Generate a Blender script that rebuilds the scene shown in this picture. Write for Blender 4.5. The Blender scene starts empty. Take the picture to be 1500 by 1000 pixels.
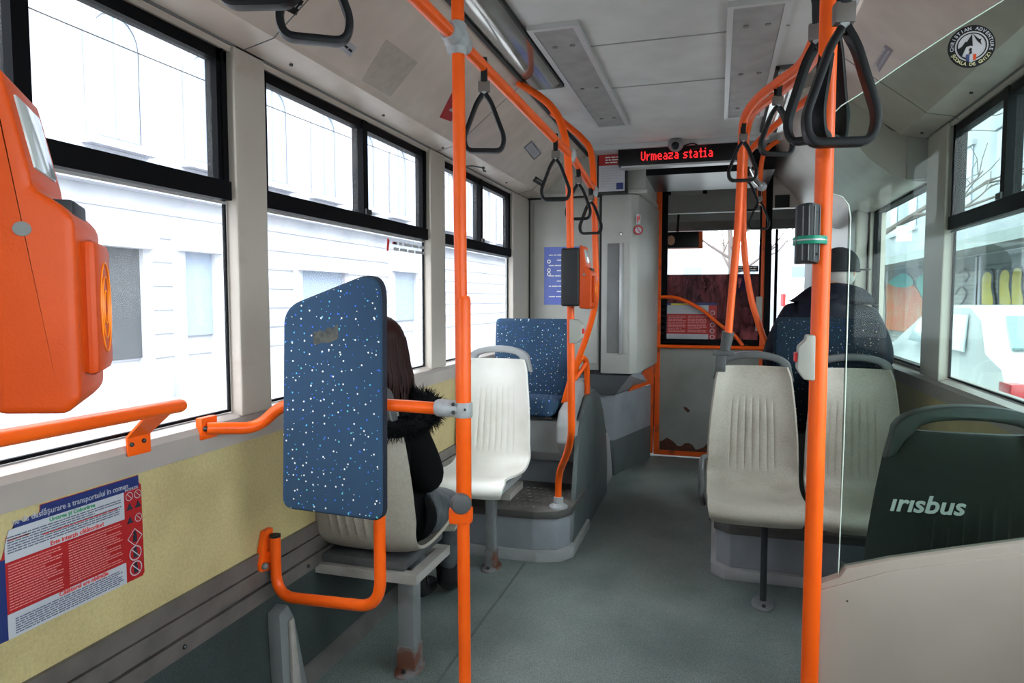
import bpy, bmesh, math, random
from mathutils import Vector, Matrix, noise
PI = math.pi
R = math.radians
random.seed(7)
sc = bpy.context.scene
C = sc.collection

# ------------------------------------------------------------------ camera, world, exposure
EYE = 1.39
FOC = 1000.0
YAW = 16.7729356
PITCH = 3.6048699
cam = bpy.data.cameras.new('camera'); camo = bpy.data.objects.new('camera', cam); C.objects.link(camo)
camo.location = (0, 0, EYE)
camo.rotation_euler = (R(90 - PITCH), 0, R(YAW))
cam.sensor_width = 36.0; cam.lens = 36.0 * FOC / 1500.0; cam.clip_start = 0.02; cam.clip_end = 300
sc.camera = camo
sc.view_settings.view_transform = 'Standard'; sc.view_settings.look = 'None'
sc.view_settings.gamma = 1; sc.view_settings.use_curve_mapping = False
sc.view_settings.exposure = 1.1
w = bpy.data.worlds.new('world'); sc.world = w; w.use_nodes = True
bg = w.node_tree.nodes['Background']; bg.inputs[0].default_value = (0.93, 0.97, 1.0, 1); bg.inputs[1].default_value = 5.0
sc.cycles.max_bounces = 10; sc.cycles.diffuse_bounces = 6; sc.cycles.transparent_max_bounces = 24
sc.cycles.sample_clamp_indirect = 6; sc.cycles.use_denoising = True

# measuring helpers: photo pixel (1500x1000) + known plane -> point in the bus
_a, _p = R(YAW), R(PITCH)
FV = Vector((-math.sin(_a)*math.cos(_p), math.cos(_a)*math.cos(_p), -math.sin(_p)))
RV = Vector((math.cos(_a), math.sin(_a), 0))
UV = Vector((-math.sin(_a)*math.sin(_p), math.cos(_a)*math.sin(_p), math.cos(_p)))
def ray(x, y): return FV + RV*((x-750)/FOC) + UV*((500-y)/FOC)
EV = Vector((0, 0, EYE))
def pY(x, y, Y): d = ray(x, y); return EV + d*(Y/d.y)
def pX(x, y, X): d = ray(x, y); return EV + d*(X/d.x)
def pZ(x, y, z): d = ray(x, y); return EV + d*((z-EYE)/d.z)
def pP(x, y, p0, n): d = ray(x, y); return EV + d*((Vector(p0)-EV).dot(Vector(n))/d.dot(Vector(n)))

# ------------------------------------------------------------------ materials
MATS = {}
def mat(name, col, rough=0.5, metal=0.0, col2=None, nscale=8.0, mix=(0.4, 0.7), bump=0.0, bscale=200.0, coat=0.0, emit=None, estr=0.0, spec=0.5, detail=4.0):
    if name in MATS: return MATS[name]
    m = bpy.data.materials.new(name); m.use_nodes = True; nt = m.node_tree; b = nt.nodes['Principled BSDF']
    b.inputs['Base Color'].default_value = (*col, 1); b.inputs['Roughness'].default_value = rough
    b.inputs['Metallic'].default_value = metal; b.inputs['Coat Weight'].default_value = coat
    b.inputs['Specular IOR Level'].default_value = spec
    tc = nt.nodes.new('ShaderNodeTexCoord')
    if col2 is not None:
        n = nt.nodes.new('ShaderNodeTexNoise'); n.inputs['Scale'].default_value = nscale; n.inputs['Detail'].default_value = detail
        nt.links.new(tc.outputs['Object'], n.inputs['Vector'])
        r = nt.nodes.new('ShaderNodeValToRGB'); r.color_ramp.elements[0].position = mix[0]; r.color_ramp.elements[1].position = mix[1]
        r.color_ramp.elements[0].color = (*col, 1); r.color_ramp.elements[1].color = (*col2, 1)
        nt.links.new(n.outputs['Fac'], r.inputs['Fac']); nt.links.new(r.outputs['Color'], b.inputs['Base Color'])
    if bump > 0:
        n2 = nt.nodes.new('ShaderNodeTexNoise'); n2.inputs['Scale'].default_value = bscale; n2.inputs['Detail'].default_value = 3
        nt.links.new(tc.outputs['Object'], n2.inputs['Vector'])
        bp = nt.nodes.new('ShaderNodeBump'); bp.inputs['Strength'].default_value = bump; bp.inputs['Distance'].default_value = 0.002
        nt.links.new(n2.outputs['Fac'], bp.inputs['Height']); nt.links.new(bp.outputs['Normal'], b.inputs['Normal'])
    if emit:
        b.inputs['Emission Color'].default_value = (*emit, 1); b.inputs['Emission Strength'].default_value = estr
    MATS[name] = m; return m

def glass(name, tint, gloss=0.08, dirt=0.0, dirtcol=(0.8, 0.85, 0.9), rough=0.0, refl=0.38):
    m = bpy.data.materials.new(name); m.use_nodes = True; nt = m.node_tree; nt.nodes.clear()
    o = nt.nodes.new('ShaderNodeOutputMaterial'); t = nt.nodes.new('ShaderNodeBsdfTransparent'); g = nt.nodes.new('ShaderNodeBsdfGlossy')
    t.inputs[0].default_value = (*tint, 1); g.inputs['Roughness'].default_value = rough
    lw = nt.nodes.new('ShaderNodeLayerWeight'); lw.inputs['Blend'].default_value = 0.25
    mu = nt.nodes.new('ShaderNodeMath'); mu.operation = 'MULTIPLY_ADD'; mu.inputs[1].default_value = refl; mu.inputs[2].default_value = gloss*0.4
    nt.links.new(lw.outputs['Fresnel'], mu.inputs[0])
    mx = nt.nodes.new('ShaderNodeMixShader'); nt.links.new(mu.outputs[0], mx.inputs[0]); nt.links.new(t.outputs[0], mx.inputs[1]); nt.links.new(g.outputs[0], mx.inputs[2])
    last = mx
    if dirt > 0:
        d = nt.nodes.new('ShaderNodeBsdfDiffuse'); d.inputs[0].default_value = (*dirtcol, 1)
        tl = nt.nodes.new('ShaderNodeBsdfTranslucent'); tl.inputs[0].default_value = (*dirtcol, 1)
        dm = nt.nodes.new('ShaderNodeMixShader'); dm.inputs[0].default_value = 0.5
        nt.links.new(d.outputs[0], dm.inputs[1]); nt.links.new(tl.outputs[0], dm.inputs[2])
        tc = nt.nodes.new('ShaderNodeTexCoord'); n = nt.nodes.new('ShaderNodeTexNoise'); n.inputs['Scale'].default_value = 3.0; n.inputs['Detail'].default_value = 8; n.inputs['Roughness'].default_value = 0.7
        nt.links.new(tc.outputs['Object'], n.inputs['Vector'])
        r = nt.nodes.new('ShaderNodeMapRange'); r.inputs[1].default_value = 0.3; r.inputs[2].default_value = 0.75; r.inputs[3].default_value = dirt*0.3; r.inputs[4].default_value = dirt
        nt.links.new(n.outputs['Fac'], r.inputs[0])
        v = nt.nodes.new('ShaderNodeTexVoronoi'); v.inputs['Scale'].default_value = 45.0; nt.links.new(tc.outputs['Object'], v.inputs['Vector'])
        cr = nt.nodes.new('ShaderNodeMapRange'); cr.inputs[1].default_value = 0.07; cr.inputs[2].default_value = 0.11; cr.inputs[3].default_value = 0.5*min(1, dirt*4); cr.inputs[4].default_value = 0
        nt.links.new(v.outputs['Distance'], cr.inputs[0])
        ad = nt.nodes.new('ShaderNodeMath'); ad.operation = 'ADD'; ad.use_clamp = True; nt.links.new(r.outputs[0], ad.inputs[0]); nt.links.new(cr.outputs[0], ad.inputs[1])
        m2 = nt.nodes.new('ShaderNodeMixShader'); nt.links.new(ad.outputs[0], m2.inputs[0]); nt.links.new(mx.outputs[0], m2.inputs[1]); nt.links.new(dm.outputs[0], m2.inputs[2]); last = m2
    nt.links.new(last.outputs[0], o.inputs[0]); return m

def speckle(name, base, rough=0.9, bright=1.0):
    m = bpy.data.materials.new(name); m.use_nodes = True; nt = m.node_tree; b = nt.nodes['Principled BSDF']; L = nt.links
    b.inputs['Roughness'].default_value = rough; b.inputs['Specular IOR Level'].default_value = 0.2
    tc = nt.nodes.new('ShaderNodeTexCoord'); sp = nt.nodes.new('ShaderNodeSeparateXYZ'); L.new(tc.outputs['Object'], sp.inputs[0])
    ad = nt.nodes.new('ShaderNodeMath'); ad.operation = 'ADD'; L.new(sp.outputs['Y'], ad.inputs[0]); L.new(sp.outputs['Z'], ad.inputs[1])
    cb = nt.nodes.new('ShaderNodeCombineXYZ'); L.new(sp.outputs['X'], cb.inputs[0]); L.new(ad.outputs[0], cb.inputs[1])
    prev = None
    for k, (scale, th, thr) in enumerate(((34, 0.085, 0.45), (52, 0.075, 0.6), (30, 0.075, 0.62))):
        v = nt.nodes.new('ShaderNodeTexVoronoi'); v.voronoi_dimensions = '2D'; v.inputs['Scale'].default_value = scale; L.new(cb.outputs[0], v.inputs['Vector'])
        lt = nt.nodes.new('ShaderNodeMath'); lt.operation = 'LESS_THAN'; lt.inputs[1].default_value = th; L.new(v.outputs['Distance'], lt.inputs[0])
        s3 = nt.nodes.new('ShaderNodeSeparateColor'); L.new(v.outputs['Color'], s3.inputs[0])
        g = nt.nodes.new('ShaderNodeMath'); g.operation = 'GREATER_THAN'; g.inputs[1].default_value = thr; L.new(s3.outputs[0], g.inputs[0])
        mu = nt.nodes.new('ShaderNodeMath'); mu.operation = 'MULTIPLY'; L.new(lt.outputs[0], mu.inputs[0]); L.new(g.outputs[0], mu.inputs[1])
        ramp = nt.nodes.new('ShaderNodeValToRGB'); ramp.color_ramp.interpolation = 'CONSTANT'
        cols = [(0.05, 0.16, 0.75), (0.10, 0.42, 0.75), (0.85, 0.85, 0.85), (0.15, 0.55, 0.6)] if k < 2 else [(0.95, 0.92, 0.9)]*4
        cols = [tuple(q_*bright for q_ in c_) for c_ in cols]; e = ramp.color_ramp.elements; e[0].color = (*cols[0], 1); e[1].position = 0.35; e[1].color = (*cols[1], 1)
        x = e.new(0.6); x.color = (*cols[2], 1); x = e.new(0.85); x.color = (*cols[3], 1)
        L.new(s3.outputs[1], ramp.inputs[0])
        mx = nt.nodes.new('ShaderNodeMix'); mx.data_type = 'RGBA'; L.new(mu.outputs[0], mx.inputs[0]); L.new(ramp.outputs[0], mx.inputs[7])
        if prev is None:
            n = nt.nodes.new('ShaderNodeTexNoise'); n.inputs['Scale'].default_value = 5; L.new(tc.outputs['Object'], n.inputs['Vector'])
            r0 = nt.nodes.new('ShaderNodeValToRGB'); r0.color_ramp.elements[0].color = (*[c*0.8 for c in base], 1); r0.color_ramp.elements[1].color = (*[c*1.25 for c in base], 1); L.new(n.outputs['Fac'], r0.inputs[0])
            L.new(r0.outputs[0], mx.inputs[6])
        else: L.new(prev.outputs[2], mx.inputs[6])
        prev = mx
    L.new(prev.outputs[2], b.inputs['Base Color'])
    n2 = nt.nodes.new('ShaderNodeTexNoise'); n2.inputs['Scale'].default_value = 260; L.new(tc.outputs['Object'], n2.inputs['Vector'])
    bp = nt.nodes.new('ShaderNodeBump'); bp.inputs['Strength'].default_value = 0.35; bp.inputs['Distance'].default_value = 0.002; L.new(n2.outputs['Fac'], bp.inputs['Height']); L.new(bp.outputs[0], b.inputs['Normal'])
    return m

M = {}
M['orange'] = mat('orange_enamel', (0.86, 0.11, 0.006), 0.36, coat=0.0, spec=0.32, col2=(0.80, 0.085, 0.003), nscale=6)
M['orange_plastic'] = mat('orange_plastic', (0.56, 0.060, 0.002), 0.45, bump=0.08, bscale=400, col2=(0.48, 0.048, 0.002), nscale=10, spec=0.28)
M['amber'] = mat('amber_plastic', (0.95, 0.25, 0.01), 0.4)
M['orange_worn'] = mat('worn_orange_steel', (0.80, 0.10, 0.006), 0.5, col2=(0.30, 0.05, 0.015), nscale=9, mix=(0.58, 0.72))
M['clamp'] = mat('grey_clamp', (0.36, 0.37, 0.38), 0.4, col2=(0.28, 0.28, 0.29), nscale=30)
M['chrome'] = mat('chrome', (0.7, 0.7, 0.7), 0.18, 1.0)
M['screw'] = mat('dark_screw', (0.05, 0.05, 0.05), 0.4, 0.6)
M['black'] = mat('black_rubber', (0.008, 0.008, 0.009), 0.55, bump=0.1, bscale=80, spec=0.25)
M['strap'] = mat('black_strap', (0.005, 0.005, 0.006), 0.42, bump=0.15, bscale=60, spec=0.2)
M['strapblock'] = mat('strap_block', (0.12, 0.10, 0.09), 0.5)
M['frame'] = mat('black_window_frame', (0.004, 0.004, 0.005), 0.55, spec=0.08)
M['cream'] = mat('cream_paint', (0.52, 0.46, 0.41), 0.36, col2=(0.44, 0.385, 0.34), nscale=3.5, bump=0.03)
M['cove'] = mat('cove_laminate', (0.56, 0.475, 0.415), 0.36, col2=(0.50, 0.42, 0.365), nscale=2.2)
M['pillar'] = mat('pillar_paint', (0.44, 0.39, 0.34), 0.4, col2=(0.38, 0.31, 0.26), nscale=7, mix=(0.62, 0.8))
M['ceil'] = mat('ceiling_panel', (0.54, 0.53, 0.52), 0.6, col2=(0.47, 0.46, 0.455), nscale=2.5, bump=0.03)
M['yellow'] = mat('yellow_laminate', (0.47, 0.375, 0.185), 0.5, col2=(0.39, 0.305, 0.145), nscale=5, detail=8)
M['ledge'] = mat('window_ledge', (0.36, 0.31, 0.285), 0.4, col2=(0.31, 0.265, 0.245), nscale=6)
M['mould'] = mat('grey_moulding', (0.12, 0.10, 0.092), 0.4, col2=(0.08, 0.068, 0.062), nscale=12)
M['floor'] = mat('vinyl_floor', (0.155, 0.182, 0.172), 0.5, col2=(0.10, 0.125, 0.116), nscale=3.0, bump=0.25, bscale=350, detail=10)
M['lowwall'] = mat('dark_vinyl_wall', (0.030, 0.038, 0.037), 0.6, col2=(0.022, 0.028, 0.027), nscale=5, bump=0.25, bscale=300)
M['seat'] = mat('seat_plastic', (0.345, 0.31, 0.262), 0.42, col2=(0.24, 0.205, 0.165), nscale=4.5, mix=(0.48, 0.8), bump=0.06, bscale=300, detail=9)
M['seatwhite_lit'] = mat('lit_white_seat_plastic', (0.82, 0.80, 0.76), 0.38, col2=(0.70, 0.67, 0.61), nscale=4.5, mix=(0.5, 0.8), bump=0.05, bscale=300)  # brighter copy of the seat plastic, glow from the left painted in
M['seatdark'] = mat('dark_seat_plastic', (0.030, 0.037, 0.034), 0.42, col2=(0.02, 0.025, 0.023), nscale=5)
M['handle'] = mat('grey_handle', (0.075, 0.075, 0.078), 0.42, col2=(0.055, 0.055, 0.055), nscale=20)
M['handlelight'] = mat('light_grey_handle', (0.33, 0.34, 0.35), 0.42)
M['steelgrey'] = mat('grey_steel', (0.20, 0.205, 0.21), 0.45, 0.2, col2=(0.14, 0.13, 0.125), nscale=9, mix=(0.5, 0.75))
M['beam'] = mat('beam_paint', (0.34, 0.31, 0.29), 0.45, col2=(0.24, 0.22, 0.20), nscale=12)
M['rust'] = mat('rusty_steel', (0.16, 0.16, 0.165), 0.6, col2=(0.14, 0.05, 0.03), nscale=14, mix=(0.42, 0.55))
M['darksteel'] = mat('dark_steel', (0.035, 0.04, 0.042), 0.4, 0.3)
M['blueG'] = speckle('speckled_blue_upholstery', (0.030, 0.062, 0.115))
M['tealG'] = speckle('speckled_dark_upholstery', (0.008, 0.018, 0.030), bright=0.35)
M['tealB'] = mat('dark_seat_edge', (0.02, 0.028, 0.035), 0.6)
M['bluedge'] = mat('dark_blue_edging', (0.008, 0.014, 0.03), 0.6)
M['plat'] = mat('grey_platform', (0.27, 0.285, 0.315), 0.45, col2=(0.21, 0.22, 0.245), nscale=5, detail=8)
M['platlight'] = mat('light_grey_panel', (0.36, 0.36, 0.36), 0.45, col2=(0.28, 0.28, 0.28), nscale=5, detail=8)
M['tread'] = mat('rubber_tread', (0.16, 0.145, 0.135), 0.6, col2=(0.10, 0.09, 0.085), nscale=10)
M['nosing'] = mat('rubber_nosing', (0.07, 0.065, 0.062), 0.45, col2=(0.10, 0.095, 0.09), nscale=10)
def grain(m, scale=420, lo=0.72, hi=1.35):
    nt = m.node_tree; b = nt.nodes['Principled BSDF']; src = b.inputs['Base Color'].links[0].from_socket
    tc = nt.nodes.new('ShaderNodeTexCoord'); n = nt.nodes.new('ShaderNodeTexNoise'); n.inputs['Scale'].default_value = scale; n.inputs['Detail'].default_value = 1; nt.links.new(tc.outputs['Object'], n.inputs['Vector'])
    r = nt.nodes.new('ShaderNodeMapRange'); r.inputs[1].default_value = 0.3; r.inputs[2].default_value = 0.7; r.inputs[3].default_value = lo; r.inputs[4].default_value = hi; nt.links.new(n.outputs['Fac'], r.inputs[0])
    mx = nt.nodes.new('ShaderNodeVectorMath'); mx.operation = 'SCALE'; nt.links.new(src, mx.inputs[0]); nt.links.new(r.outputs[0], mx.inputs['Scale']); nt.links.new(mx.outputs[0], b.inputs['Base Color'])
grain(M['floor'], 260, 0.6, 1.5); grain(M['lowwall'], 260, 0.7, 1.4); grain(M['seat'], 140, 0.92, 1.08); grain(M['cove'], 9, 0.93, 1.06); grain(M['yellow'], 120, 0.92, 1.08); grain(M['ceil'], 7, 0.95, 1.05)
M['sidevinyl'] = mat('side_vinyl', (0.10, 0.12, 0.12), 0.55, col2=(0.08, 0.095, 0.095), nscale=6, bump=0.15)
M['cabinet'] = mat('cabinet_panel', (0.42, 0.41, 0.385), 0.45, col2=(0.34, 0.33, 0.305), nscale=2.5, detail=8)
M['doorgrey'] = mat('door_grey', (0.27, 0.28, 0.265), 0.5, col2=(0.20, 0.21, 0.195), nscale=3)
M['doorrust'] = mat('rust_patch', (0.09, 0.028, 0.015), 0.7, col2=(0.05, 0.02, 0.012), nscale=30)
M['metalgrey'] = mat('grille_metal', (0.42, 0.42, 0.42), 0.35, 0.5)
M['recess'] = mat('recess_grey', (0.16, 0.16, 0.155), 0.5, col2=(0.12, 0.12, 0.12), nscale=5)
M['vent'] = mat('vent_panel', (0.29, 0.28, 0.275), 0.45, col2=(0.22, 0.215, 0.21), nscale=9, bump=0.25, bscale=500, detail=8)
M['ventrim'] = mat('vent_trim', (0.47, 0.47, 0.47), 0.35, 0.2)
M['lampcover'] = mat('brushed_lamp_cover', (0.38, 0.37, 0.35), 0.14, 0.8, col2=(0.26, 0.25, 0.24), nscale=4)
M['darkgap'] = mat('dark_gap', (0.01, 0.01, 0.01), 0.7)
M['valgrey'] = mat('charcoal_plastic', (0.018, 0.019, 0.022), 0.5, bump=0.05, spec=0.3)
M['lcd'] = mat('lcd_panel', (0.45, 0.48, 0.48), 0.12)
M['white'] = mat('white_print', (0.75, 0.75, 0.75), 0.5)
M['paper'] = mat('white_paper', (0.42, 0.42, 0.46), 0.5, col2=(0.37, 0.37, 0.41), nscale=8)
M['red'] = mat('red_print', (0.36, 0.009, 0.011), 0.45, col2=(0.30, 0.008, 0.010), nscale=6)
M['navy'] = mat('navy_print', (0.010, 0.022, 0.12), 0.45)
M['blueprint'] = mat('blue_poster', (0.06, 0.10, 0.48), 0.4, col2=(0.08, 0.13, 0.42), nscale=3)
M['textdark'] = mat('dark_text', (0.08, 0.09, 0.14), 0.6)
M['textpink'] = mat('pale_red_text', (0.62, 0.22, 0.22), 0.6)
M['textred'] = mat('red_text', (0.6, 0.03, 0.02), 0.6)
M['textgreen'] = mat('green_text', (0.02, 0.25, 0.10), 0.6)
M['textgrey'] = mat('grey_text', (0.35, 0.35, 0.35), 0.6)
M['yellowprint'] = mat('yellow_print', (0.8, 0.6, 0.02), 0.5)
M['ledred'] = mat('led_letters', (0.8, 0.01, 0.01), 0.5, emit=(1.0, 0.015, 0.02), estr=1.1)
M['ledbox'] = mat('led_housing', (0.005, 0.005, 0.006), 0.3, spec=0.25)
M['green'] = mat('green_tape', (0.0, 0.22, 0.13), 0.45)
M['redbtn'] = mat('red_button', (0.6, 0.01, 0.01), 0.35)
M['btnbox'] = mat('button_housing', (0.36, 0.35, 0.31), 0.5)
M['panel'] = mat('partition_panel', (0.34, 0.285, 0.245), 0.5, col2=(0.29, 0.245, 0.21), nscale=3, bump=0.06, bscale=250)
M['coat'] = mat('black_wool', (0.0035, 0.0035, 0.004), 0.95, bump=0.2, spec=0.1)
M['fur'] = mat('black_fur', (0.003, 0.003, 0.004), 0.8, spec=0.12)
M['hair'] = mat('dark_brown_hair', (0.020, 0.005, 0.004), 0.5, spec=0.2)
M['jeans'] = mat('grey_jeans', (0.075, 0.08, 0.09), 0.8, col2=(0.03, 0.034, 0.042), nscale=20, bump=0.3)
M['boot'] = mat('black_leather', (0.006, 0.006, 0.007), 0.25)
M['skin'] = mat('skin', (0.55, 0.28, 0.18), 0.5)
M['jacket'] = mat('navy_jacket', (0.004, 0.006, 0.014), 0.6, bump=0.5, bscale=25, spec=0.2)
M['cap'] = mat('black_cap', (0.006, 0.007, 0.008), 0.8)
M['greyhair'] = mat('grey_hair', (0.45, 0.43, 0.40), 0.7)
M['wglass'] = glass('window_glass', (0.96, 0.985, 1.0), 0.1, 0.10, (0.95, 0.97, 1.0))
M['rglass'] = glass('right_window_glass', (0.80, 0.90, 0.90), 0.05, 0.03, refl=0.16)
M['pglass'] = glass('partition_glass', (0.52, 0.63, 0.585), 0.03, 0.012, (0.5, 0.65, 0.6), refl=0.12)
M['pedge'] = mat('glass_edge', (0.55, 0.68, 0.62), 0.15, spec=0.8)
M['redglass'] = glass('red_tinted_glass', (0.035, 0.007, 0.009), 0.06, 0.10, (0.16, 0.04, 0.04))
def mottle(m, c1, c2, sc3=(9, 1, 4)):
    nt = m.node_tree; t = [n for n in nt.nodes if n.type == 'BSDF_TRANSPARENT'][0]; tc = nt.nodes.new('ShaderNodeTexCoord'); mp = nt.nodes.new('ShaderNodeMapping'); mp.inputs['Scale'].default_value = sc3
    n = nt.nodes.new('ShaderNodeTexNoise'); n.inputs['Scale'].default_value = 2.0; n.inputs['Detail'].default_value = 9; n.inputs['Roughness'].default_value = 0.75; r = nt.nodes.new('ShaderNodeValToRGB')
    r.color_ramp.elements[0].position = 0.42; r.color_ramp.elements[1].position = 0.66; r.color_ramp.elements[0].color = (*c1, 1); r.color_ramp.elements[1].color = (*c2, 1)
    nt.links.new(tc.outputs['Object'], mp.inputs[0]); nt.links.new(mp.outputs[0], n.inputs[0]); nt.links.new(n.outputs['Fac'], r.inputs[0]); nt.links.new(r.outputs[0], t.inputs[0])
mottle(M['redglass'], (0.006, 0.003, 0.003), (0.075, 0.018, 0.020))
M['clearglass'] = glass('door_glass', (0.9, 0.95, 0.95), 0.05)
M['facade'] = mat('pale_facade', (0.44, 0.455, 0.49), 0.85, col2=(0.33, 0.345, 0.385), nscale=0.6, detail=8)
M['fmould'] = mat('facade_relief', (0.36, 0.37, 0.41), 0.85)
M['facadeline'] = mat('facade_moulding', (0.42, 0.42, 0.44), 0.8)
M['fwindow'] = mat('facade_window', (0.23, 0.29, 0.38), 0.3)
M['shop'] = mat('dark_shopfront', (0.05, 0.055, 0.06), 0.3)
M['shutter'] = mat('shutter_paint', (0.34, 0.35, 0.33), 0.6, col2=(0.26, 0.28, 0.27), nscale=1.5)
M['gor'] = mat('graffiti_orange', (0.48, 0.10, 0.03), 0.7, col2=(0.42, 0.22, 0.12), nscale=2)
M['gteal'] = mat('graffiti_teal', (0.05, 0.30, 0.26), 0.7, col2=(0.10, 0.38, 0.34), nscale=2)
M['gyel'] = mat('graffiti_yellow', (0.52, 0.42, 0.08), 0.7, col2=(0.55, 0.48, 0.18), nscale=2)
M['gdark'] = mat('graffiti_outline', (0.06, 0.07, 0.09), 0.7)
M['awning'] = mat('grey_awning', (0.16, 0.18, 0.18), 0.7, col2=(0.12, 0.14, 0.14), nscale=2)
M['carpaint'] = mat('white_car_paint', (0.75, 0.77, 0.79), 0.2, coat=0.6)
M['carglass'] = mat('car_window', (0.16, 0.24, 0.26), 0.06)
M['tail'] = mat('tail_light_red', (0.45, 0.01, 0.02), 0.2)
M['tyre'] = mat('tyre', (0.02, 0.02, 0.02), 0.8)
M['asphalt'] = mat('asphalt', (0.33, 0.33, 0.33), 0.85, col2=(0.27, 0.27, 0.27), nscale=2)
M['bark'] = mat('bark', (0.14, 0.11, 0.10), 0.9)
M['signblue'] = mat('road_sign_blue', (0.02, 0.10, 0.4), 0.4)
M['brand'] = mat('white_lettering', (0.75, 0.78, 0.76), 0.5)
M['speaker'] = mat('speaker_black', (0.01, 0.01, 0.01), 0.8)

# ------------------------------------------------------------------ mesh helpers
def NB(): return bmesh.new()
def box(bm, lo, hi, mtx=None):
    vs = [Vector((x, y, z)) for x in (lo[0], hi[0]) for y in (lo[1], hi[1]) for z in (lo[2], hi[2])]
    if mtx is not None: vs = [mtx @ v for v in vs]
    v = [bm.verts.new(p) for p in vs]
    for f in ((0, 1, 3, 2), (4, 6, 7, 5), (0, 4, 5, 1), (2, 3, 7, 6), (0, 2, 6, 4), (1, 5, 7, 3)): bm.faces.new([v[i] for i in f])
    return v
def rbox(bm, lo, hi, r=0.01, seg=2, mtx=None):
    b2 = NB(); box(b2, lo, hi); bmesh.ops.bevel(b2, geom=list(b2.edges), offset=r, segments=seg, affect='EDGES', profile=0.6)
    merge(bm, b2, mtx)
def merge(bm, b2, mtx=None):
    if mtx is not None: b2.transform(mtx)
    me = bpy.data.meshes.new('t'); b2.to_mesh(me); b2.free(); bm.from_mesh(me); bpy.data.meshes.remove(me)
def fillet(pts, rad, n=6):
    pts = [Vector(p) for p in pts]; out = [pts[0]]
    for i in range(1, len(pts)-1):
        a, b, c = pts[i-1], pts[i], pts[i+1]; u = (a-b); v = (c-b); r = min(rad, u.length*0.49, v.length*0.49); u.normalize(); v.normalize()
        p, q = b+u*r, b+v*r
        for k in range(n+1):
            t = k/n; out.append(p*(1-t)**2 + b*2*t*(1-t) + q*t*t)
    out.append(pts[-1]); return out
def spline(pts, n=8):
    pts = [Vector(p) for p in pts]; P = [pts[0]*2-pts[1]] + pts + [pts[-1]*2-pts[-2]]; out = []
    for i in range(1, len(P)-2):
        a, b, c, d = P[i-1:i+3]
        for k in range(n):
            t = k/n; out.append(0.5*((2*b)+(c-a)*t+(2*a-5*b+4*c-d)*t*t+(3*b-a-3*c+d)*t**3))
    out.append(pts[-1]); return out
def tube(bm, pts, r, seg=16, caps=True, radii=None, closed=False):
    pts = [Vector(p) for p in pts]; n = len(pts); rings = []; T = []
    for i in range(n):
        if closed: t = pts[(i+1) % n]-pts[(i-1) % n]
        else: t = pts[min(i+1, n-1)]-pts[max(i-1, 0)]
        T.append(t.normalized())
    up = Vector((0, 0, 1)) if abs(T[0].z) < 0.9 else Vector((1, 0, 0))
    nrm = T[0].cross(up).normalized()
    for i in range(n):
        nrm = (nrm - T[i]*nrm.dot(T[i])).normalized(); bn = T[i].cross(nrm); rr = radii[i] if radii else r
        rings.append([bm.verts.new(pts[i]+(nrm*math.cos(2*PI*k/seg)+bn*math.sin(2*PI*k/seg))*rr) for k in range(seg)])
    m = n if closed else n-1
    for i in range(m):
        A, B = rings[i], rings[(i+1) % n]
        for k in range(seg): bm.faces.new((A[k], A[(k+1) % seg], B[(k+1) % seg], B[k]))
    if caps and not closed: bm.faces.new(rings[0][::-1]); bm.faces.new(rings[-1])
def band(bm, pts, wax, hw, ht, closed=False, prof=8):
    """flat strap swept along pts; wide along wax"""
    pts = [Vector(p) for p in pts]; n = len(pts); rings = []; wax = Vector(wax).normalized()
    for i in range(n):
        t = (pts[(i+1) % n]-pts[(i-1) % n]) if closed else (pts[min(i+1, n-1)]-pts[max(i-1, 0)])
        t.normalize(); nn = t.cross(wax).normalized()
        ring = []
        for k in range(prof):
            a = 2*PI*k/prof; c, s = math.cos(a), math.sin(a)
            ring.append(bm.verts.new(pts[i]+wax*hw*math.copysign(abs(c)**0.5, c)+nn*ht*math.copysign(abs(s)**0.5, s)))
        rings.append(ring)
    m = n if closed else n-1
    for i in range(m):
        A, B = rings[i], rings[(i+1) % n]
        for k in range(prof): bm.faces.new((A[k], A[(k+1) % prof], B[(k+1) % prof], B[k]))
    if not closed: bm.faces.new(rings[0][::-1]); bm.faces.new(rings[-1])
def cyl(bm, a, b, r, seg=20, r2=None): tube(bm, [a, b], r, seg, radii=[r, r if r2 is None else r2])
def lathe(bm, prof, seg=24, mtx=None):
    b2 = NB(); rings = []
    for r, z in prof:
        rings.append([b2.verts.new((max(r, 1e-4)*math.cos(2*PI*k/seg), max(r, 1e-4)*math.sin(2*PI*k/seg), z)) for k in range(seg)])
    for A, B in zip(rings, rings[1:]):
        for k in range(seg): b2.faces.new((A[k], A[(k+1) % seg], B[(k+1) % seg], B[k]))
    b2.faces.new(rings[0][::-1]); b2.faces.new(rings[-1]); merge(bm, b2, mtx)
def prism(bm, poly, vec, bevel=0.0, seg=2):
    """closed polygon (3D points) extruded by vec"""
    b2 = NB(); vec = Vector(vec); a = [b2.verts.new(Vector(p)) for p in poly]; b = [b2.verts.new(Vector(p)+vec) for p in poly]; n = len(poly)
    b2.faces.new(a); b2.faces.new(b[::-1])
    for i in range(n): b2.faces.new((a[i], b[i], b[(i+1) % n], a[(i+1) % n]))
    bmesh.ops.recalc_face_normals(b2, faces=b2.faces)
    if bevel > 0: bmesh.ops.bevel(b2, geom=list(b2.edges), offset=bevel, segments=seg, affect='EDGES', profile=0.6)
    merge(bm, b2)
def ball(bm, c, r, seg=16, scale=(1, 1, 1)):
    bmesh.ops.create_uvsphere(bm, u_segments=seg, v_segments=seg//2+2, radius=r, matrix=Matrix.Translation(c) @ Matrix.Diagonal((*scale, 1)))

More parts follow.
